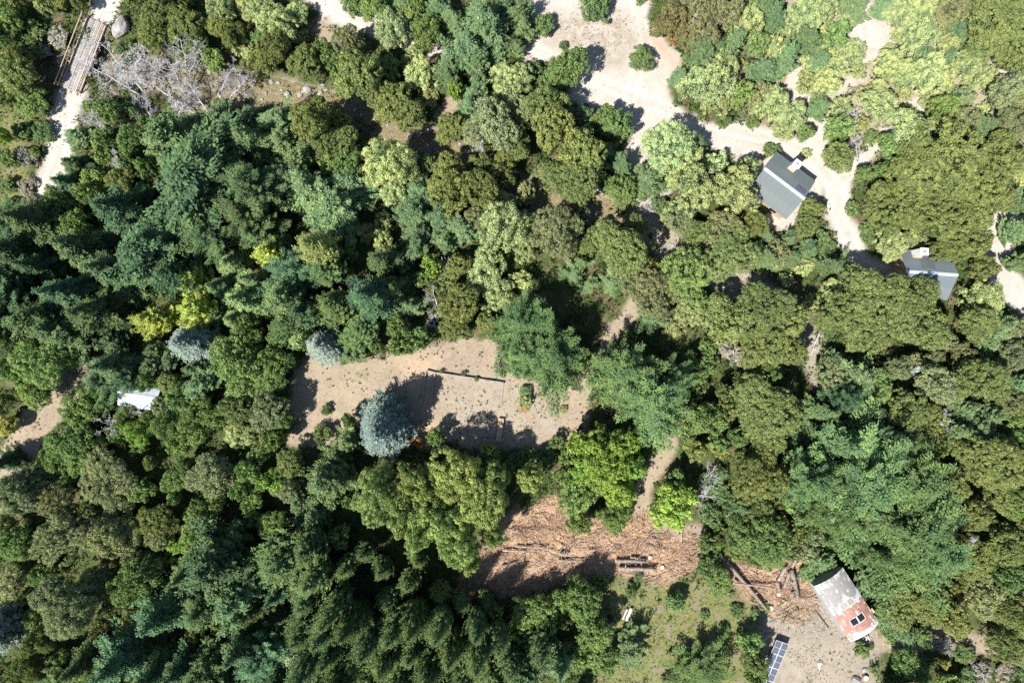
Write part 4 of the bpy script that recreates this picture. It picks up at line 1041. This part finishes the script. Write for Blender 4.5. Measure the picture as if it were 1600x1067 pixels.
for a_ in (
    ('grey log lying above its twin in the orange brushwood', (960.5, 873), (1007.6, 874), 3.0),
    ('thicker grey log lying just below its twin in the brushwood', (966, 885), (1022.7, 886), 3.6),
    ('thin grey log half buried left of the paired logs', (872, 872.6), (912, 874.5), 1.6),
    ('short stout pale log in the middle of the brushwood', (873.5, 862), (887, 863), 3.0),
    ('thin grey log at the left end of the brushwood', (786, 857.5), (824, 858.8), 1.8),
    ('bare pole-like log low in the left brushwood', (783.6, 881.5), (808, 876), 1.6),
    ('long slim log across the centre of the left brushwood', (807, 851), (854, 853.5), 1.7),
    ('small broken log beside the left brushwood edge', (778, 866.5), (791, 865.5), 1.8),
    ('short log stub above the paired grey logs', (984, 868), (996, 869), 1.9),
    ('long grey log lying diagonally left of the sawn stumps', (1137, 880), (1194, 947), 3.1),
    ('slim straight log crossing over the long diagonal log', (1142, 907), (1206, 914), 1.7, 'log', .32),
    ('brown log slanting down to the stout short one', (1224.5, 883), (1213, 904), 2.9),
    ('short stout brown log ending at a yellow stump', (1211, 905), (1215, 923), 3.2),
    ('longest thick brown log beside the rusty shed', (1233.6, 888), (1243, 932.5), 3.9),
    ('very short log piece beside the thick brown log', (1235.2, 922), (1234.6, 932), 2.6),
    ('grey rotten log behind the thick brown log', (1230, 891), (1222.6, 914), 3.0),
    ('thin leaning log close to the upper end of the shed', (1256, 877), (1242, 901), 1.6),
    ('log end sticking out under the lime-green tree', (1240, 871), (1233.6, 884), 2.9),
): log(*a_)
log('bleached white log on the mossy ground', (985.8, 948), (978.5, 968), 2.6, 'white', 0, 'bleached logs', 0)
log('thinner dull log beside the bleached white log', (980, 950), (972.5, 966), 1.7, 'dead', 0, 'bleached logs', 0)

def stump(label, px, py, rpx, h=.45):
    g = G(px, py); r = rpx * S; e = empty('stump', g); tag(e, label, 'stump', 'sawn stumps')
    MB().tube([(0, 0, -.1), (0, 0, h * .4), (0, 0, h)], [r * 1.25, r * 1.05, r], 12, True, .1).build('trunk', M['log'], e, True)
    MB().tube([(0, 0, h + .002), (0, 0, h + .014)], [r * .93, r * .9], 12).build('cut_face', M['cut'], e)
for s_ in (('sawn stump just right of the upper grey log', 1014.7, 869.5, 3), ('sawn stump right of the lower grey log', 1033.5, 884.5, 3.3), ('yellow stump below the short stout log', 1215.3, 926.4, 3.4),
           ('largest yellow sawn stump near the shed', 1223.2, 938.4, 3.9), ('pale stump at the end of the long diagonal log', 1203, 948, 3.4), ('pale round stump at the bottom edge beside the boulder', 1351, 1057, 4.2),
           ('small pale sawn stump left of the largest yellow one', 1216, 940.5, 2.2), ('tiny brown stump under the bleached log', 979.5, 973, 2.0, .25)): stump(*s_)

# ---------------------------------------------------------------- dead trees
def dead_tree(label, bx, by, tx, ty, zt, spread=.55, seed=0, twigs=1.0, r0=.16, dens=9):
    """bare grey tree: trunk from base to tip, limbs and a haze of twigs"""
    r = random.Random(seed * 101 + int(bx)); g = G(bx, by); tip = P(tx, ty, zt)
    e = empty('dead_tree', g); tag(e, label, 'dead tree', 'bare grey dead trees')
    ax_ = tip - g; L = ax_.length; d0 = ax_.normalized()
    def curve(p0, d, L_, n_, wob):
        pts = [p0.copy()]; d = d.copy()
        for _ in range(n_):
            d = (d + Vector((r.gauss(0, wob), r.gauss(0, wob), r.gauss(0, wob) + .03))).normalized(); pts.append(pts[-1] + d * (L_ / n_))
        return pts, d
    tr = MB(); br = MB(); tw = MB()
    pts = [Vector((0, 0, -.1))]; n_ = 7
    for i in range(1, n_ + 1): pts.append(ax_ * (i / n_) + Vector((r.gauss(0, .05), r.gauss(0, .05), r.gauss(0, .04))) * L * .3)
    tr.tube(pts, [r0 * (1 - .8 * i / n_) for i in range(n_ + 1)], 6)
    for k in range(dens):
        f = r.uniform(.22, .97); i = min(int(f * n_), n_ - 1); p0 = pts[i].lerp(pts[i + 1], f * n_ - i)
        side = d0.cross(Vector((r.gauss(0, 1), r.gauss(0, 1), r.gauss(0, 1)))).normalized()
        d = (d0 * r.uniform(.25, .8) + side).normalized(); l = L * spread * (1.05 - f * .6) * r.uniform(.6, 1.1)
        bp_, bd = curve(p0, d, l, 5, .18); rb_ = r0 * .42 * (1.1 - f * .6)
        br.tube(bp_, [rb_ * (1 - .75 * q / 5) for q in range(6)], 4, False)
        for s_ in range(int(6 * twigs)):
            q = r.uniform(.25, 1); j = min(int(q * 5), 4); p1 = bp_[j].lerp(bp_[j + 1], q * 5 - j)
            sd = Vector((r.gauss(0, 1), r.gauss(0, 1), r.gauss(0, .7))).normalized()
            tp_, td = curve(p1, (bd * .7 + sd).normalized(), l * .42 * r.uniform(.5, 1.1), 3, .25)
            tw.tube(tp_, [rb_ * .30, rb_ * .22, rb_ * .15, .010], 3, False)
            for m_ in range(int(4 * twigs)):
                w = r.uniform(.2, 1); jj = min(int(w * 3), 2); p2 = tp_[jj].lerp(tp_[jj + 1], w * 3 - jj)
                s2 = Vector((r.gauss(0, 1), r.gauss(0, 1), r.gauss(0, .7))).normalized()
                t2, _ = curve(p2, (td * .5 + s2).normalized(), l * .22 * r.uniform(.5, 1.1), 2, .25)
                tw.tube(t2, [.018, .014, .008], 3, False)
    tr.build('trunk', M['dead'], e, True); br.build('branches', M['dead'], e); tag(tw.build('twigs', M['dead'], e), kind='stuff')
DEAD = [
 ('bare grey dead tree leaning onto the bridge deck', 222, 150, 128, 96, 3.2, .5), ('dead tree with silvery twigs along the right bridge rail', 225, 145, 160, 70, 3.5, .55),
 ('white dead tree arching down towards the dirt road', 188, 146, 148, 205, 3.0, .6), ('white dead trunk fallen diagonally below the grey thicket', 253, 198, 205, 146, 2.2, .5),
 ('grey dead tree pointing up near the boulder', 238, 142, 222, 72, 3.6, .45), ('bushy grey dead tree in the middle of the thicket', 290, 150, 262, 92, 4.0, .6),
 ('tallest twiggy grey dead tree at the thicket top', 305, 148, 282, 62, 4.5, .6), ('dead tree sprawling left in the thicket centre', 268, 152, 205, 112, 3.0, .55),
 ('low dead tree with tangled twigs in the thicket bottom', 312, 182, 262, 148, 2.2, .65), ('fallen dead tree at the orange bank', 326, 178, 290, 120, 2.4, .5),
 ('dead tree lying across the stony stream', 350, 164, 392, 118, 2.0, .45), ('forked dead trunk beside the stream stones', 340, 150, 366, 100, 2.0, .5),
 ('dead tree by the road edge with pale fan of twigs', 185, 178, 140, 160, 2.5, .7), ('short dead tree between road and thicket', 196, 168, 150, 188, 2.0, .7),
 ('small white dead tree above the dark conifers near the road', 192, 225, 178, 250, 5, .4), ('dead grey brush in the heart of the thicket', 250, 122, 236, 100, 2.2, .9),
 ('greyish dead crown standing by the tin-roofed hut', 184, 664, 170, 670, 6.5, .42), ('small bare tree at the lower edge of the tin roof', 218, 650, 215, 640, 5.0, .35),
 ('bare grey tree beside the lime-green small tree', 700, 440, 690, 402, 5, .35), ('grey dead thicket left of the knobbly yellow-green tree', 688, 492, 676, 455, 4, .5),
 ('pale dead branches at the top of the brown clearing', 682, 518, 674, 490, 2.5, .6), ('grey dead limb inside the brownish olive tree', 1078, 50, 1082, 30, 5.5, .35),
 ('branching dead limb right side of the brownish olive tree', 1112, 60, 1122, 34, 5.2, .45), ('grey dead shrub among pale bushes above the drive', 1334, 190, 1328, 176, 3, .6),
 ('dead grey tree at the fork of the sandy drive', 1340, 252, 1335, 215, 4, .5), ('bare grey crown between the lime-green tree and the pines', 1106, 758, 1112, 735, 6, .5),
 ('lower bare grey crown beside the round lime-green tree', 1096, 772, 1104, 778, 6, .5), ('pinkish grey dead brush below the large flat olive tree', 1150, 565, 1145, 548, 2.5, .9),
 ('second dead brush below the large flat olive tree, further right', 1186, 566, 1190, 550, 2.5, .9), ('fallen bare trunk between the two largest olive trees', 1266, 556, 1280, 520, 3.0, .25),
 ('pale dead bush on the stream bend', 1014, 338, 1008, 328, 1.2, 1.2), ('grey twiggy dead tree above the cabin drive', 1298, 112, 1320, 92, 3, .6),
 ('bare grey tree deep in the right-hand thicket', 1470, 665, 1478, 655, 6, .4), ('pale dead branch near the upper grey-green tree', 748, 232, 752, 228, 5, .4),
 ('grey dead branches beside the lower right conifers', 1512, 858, 1520, 850, 6, .35),
]
for k, dd in enumerate(DEAD):
    dead_tree(*dd, seed=k, dens=17 if k < 16 else 9, r0=.13, twigs=1.5 if k < 16 else 1.0)

# ---------------------------------------------------------------- loose stuff: undergrowth, weeds, brushwood
def scatter(n, fn, seed, box=(-78, 78, -52, 52)):
    r = np.random.default_rng(seed); x = r.uniform(box[0], box[1], n); y = r.uniform(box[2], box[3], n)
    keep = r.uniform(size=n) < fn(x, y)
    return x[keep], y[keep], r
def clearing(x, y):
    z = zones(x, y); return np.clip(np.maximum.reduce([z['sand'], z['dirt'], z['slash'], z['yard'], z['river'] * .8, z['moss'] * .95]), 0, 1)
def clumps(name, label, x, y, r, rad, hgt, per, leaf, col, mat, spread_up=.6, asp=.6):
    n = len(x); z = terrain(x, y) + zones(x, y)['slash'] * 0.75 * np.clip(fbm(x * 0.35, y * 0.7, 9) - .3, 0, 1); ci = np.repeat(np.arange(n), per); N = n * per
    rr = rad * r.uniform(.5, 1.4, n); hh = hgt * r.uniform(.5, 1.5, n); tone = np.clip(r.normal(1, .2, n), .5, 1.6)
    d = unit(r.normal(size=(N, 3))); d[:, 2] = np.abs(d[:, 2]); q = r.uniform(.3, 1, (N, 1))
    c = np.stack([x[ci], y[ci], z[ci]], 1) + d * q * np.stack([rr[ci], rr[ci], hh[ci]], 1)
    me = leaf_mesh(name, c, d + r.normal(size=(N, 3)) * .5 + [0, 0, spread_up], leaf * r.uniform(.6, 1.4, N), tone[ci] * r.normal(1, .12, N), asp)
    o = link_mesh(name, me, mat); o.color = (*col, 1)
    return tag(o, label, kind='stuff')
px_of = lambda x, y: (x / S + 800, 533.5 - y / S)
forest = lambda x, y: (1 - clearing(x, y)) * np.clip(fbm(x * .22, y * .22, 21) * 2.6 - .5, 0, 1)
x, y, r = scatter(12000, lambda x, y: forest(x, y) * (1 - .5 * zones(x, y)['scrub']), 31); clumps('undergrowth', 'dark green undergrowth on the forest floor', x, y, r, .95, 1.0, 16, .34, (.05, .085, .026), M['leaf'])
x, y, r = scatter(8000, lambda x, y: (1 - clearing(x, y)) * np.clip(fbm(-x * .22, y * .22 + 9, 21) * 2.6 - .5, 0, 1) * (1 - .3 * zones(x, y)['scrub']), 32); clumps('undergrowth', 'olive undergrowth and saplings between the trees', x, y, r, .8, 1.2, 18, .30, (.105, .14, .045), M['leaf'])
x, y, r = scatter(9000, lambda x, y: zones(x, y)['scrub'] * (1 - clearing(x, y)) * .8, 33); clumps('undergrowth', 'pale low scrub of the sunny upper right', x, y, r, .5, .5, 14, .26, (.19, .205, .085), M['leaf'])
wd = lambda x, y: (zones(x, y)['dirt'] * .5 + zones(x, y)['yard'] * .25 + zones(x, y)['moss'] * .9) * np.clip(fbm(x * .5, y * .5, 41) * 4 - 1.6, 0, 1)
x, y, r = scatter(30000, wd, 34); clumps('weeds', 'small green weeds dotted over the bare ground', x, y, r, .24, .22, 10, .17, (.085, .12, .04), M['leaf'])
dg = lambda x, y: (zones(x, y)['dry'] * 1.4 + zones(x, y)['dirt'] * .35 + zones(x, y)['sand'] * .05 + zones(x, y)['yard'] * .7 + zones(x, y)['moss'] * .3) * np.clip(fbm(x * .4, y * .4, 43) * 3 - 1.0, 0, 1)
x, y, r = scatter(90000, dg, 35); clumps('dry_grass', 'dry straw-coloured grass on the open ground', x, y, r, .14, .14, 5, .15, (.34, .30, .23), M['leaf'])
mg = lambda x, y: zones(x, y)['moss'] * np.clip(fbm(x * .35, y * .35, 45) * 3 - 1.0, 0, 1)
x, y, r = scatter(60000, mg, 36); clumps('grass', 'mossy yellow-green grass at the lower clearing', x, y, r, .2, .12, 6, .16, (.115, .14, .05), M['leaf'])
M['branch'] = noisy_mat('branch_wood', (.13, .085, .06), (.36, .27, .205), .9, .9, .4, .01)
# brushwood: dead orange foliage plus thin sticks
sl = lambda x, y: zones(x, y)['slash']
x, y, r = scatter(330000, lambda x, y: sl(x, y) * np.clip(fbm(x * .3, y * .5, 47) * 4 - 1.3, .12, 1), 37)
o = clumps('brushwood', 'orange-brown dead branches and needles of felled trees', x, y, r, .34, .28, 7, .30, (.50, .345, .235), M['leaf'], .5, .20)
x, y, r = scatter(60000, lambda x, y: sl(x, y) * np.clip(fbm(x * .25, y * .6, 52) * 4 - 1.5, .06, .8), 38)
z = terrain(x, y) + zones(x, y)['slash'] * 0.75 * np.clip(fbm(x * 0.35, y * 0.7, 9) - .3, 0, 1); N = len(x); a = r.normal(0.05, .55, N) + np.where(r.uniform(size=N) < .35, r.uniform(0, 3.1, N), 0)
L = r.uniform(.35, 1.5, N); w = r.uniform(.02, .055, N); zz = z + r.uniform(.12, .5, N)
d = np.stack([np.cos(a), np.sin(a), r.normal(0, .12, N)], 1); s = np.stack([-np.sin(a), np.cos(a), np.zeros(N)], 1); c = np.stack([x, y, zz], 1)
h3 = np.array([0, 0, 1.0])
ring = [s * w[:, None], h3 * w[:, None], -s * w[:, None]]
v = np.stack([c - d * L[:, None] / 2 + q for q in ring] + [c + d * L[:, None] / 2 + q for q in ring], 1).reshape(-1, 3)
b6 = (np.arange(N) * 6)[:, None]
q = np.concatenate([b6 + np.array([[0, 1, 4, 3]]), b6 + np.array([[1, 2, 5, 4]])], 0)
tag(link_mesh('sticks', mesh_np('sticks', v, q), M['branch']), 'grey-brown sticks strewn over the orange brushwood', kind='stuff')


# larger branches heaped in the brushwood, mostly lying the same way
def heap_z(x, y): return terrain(x, y) + zones(x, y)['slash'] * 0.75 * np.clip(fbm(x * 0.35, y * 0.7, 9) - .3, 0, 1)
x, y, r = scatter(20000, lambda x, y: sl(x, y) * np.clip(fbm(x * .3, y * .6, 61) * 4 - 1.6, .05, 1), 39)
N = len(x); a = r.normal(0.08, .38, N) + np.where(r.uniform(size=N) < .2, r.uniform(0, 3.1, N), 0); L = r.uniform(1.2, 4.2, N); w = r.uniform(.025, .075, N)
zz = heap_z(x, y) + r.uniform(.15, .6, N); d = np.stack([np.cos(a), np.sin(a), r.normal(0, .10, N)], 1); s = np.stack([-np.sin(a), np.cos(a), np.zeros(N)], 1); c = np.stack([x, y, zz], 1)
mid = s * (r.normal(0, .12, N) * L)[:, None]
ring = [s, h3 * np.ones((N, 1)), -s, -h3 * np.ones((N, 1))]
secs = [(-.5, 1.0, 0), (0.0, .8, 1), (.5, .35, 0)]
v = np.stack([c + d * (L * t_)[:, None] + mid * m_ + q_ * (w * k_)[:, None] for t_, k_, m_ in secs for q_ in ring], 1).reshape(-1, 3)
b12 = (np.arange(N) * 12)[:, None]
q = np.concatenate([b12 + np.array([[o_ + k_, o_ + (k_ + 1) % 4, o_ + 4 + (k_ + 1) % 4, o_ + 4 + k_]]) for o_ in (0, 4) for k_ in range(4)], 0)
tag(link_mesh('branches', mesh_np('branches', v, q, smooth=True), M['branch']), 'heaped bare branches in the orange brushwood', kind='stuff')

# the wood goes on beyond the photographed ground
rw = np.random.default_rng(77); x = rw.uniform(-112, 112, 1500); y = rw.uniform(-86, 86, 1500)
k_ = (np.abs(x) > 77) | (np.abs(y) > 53); x, y = x[k_], y[k_]
clumps('woodland', 'mixed green woodland continuing beyond the clearings', x, y, rw, 3.4, 6.0, 90, .8, (.15, .185, .075), M['leaf'])
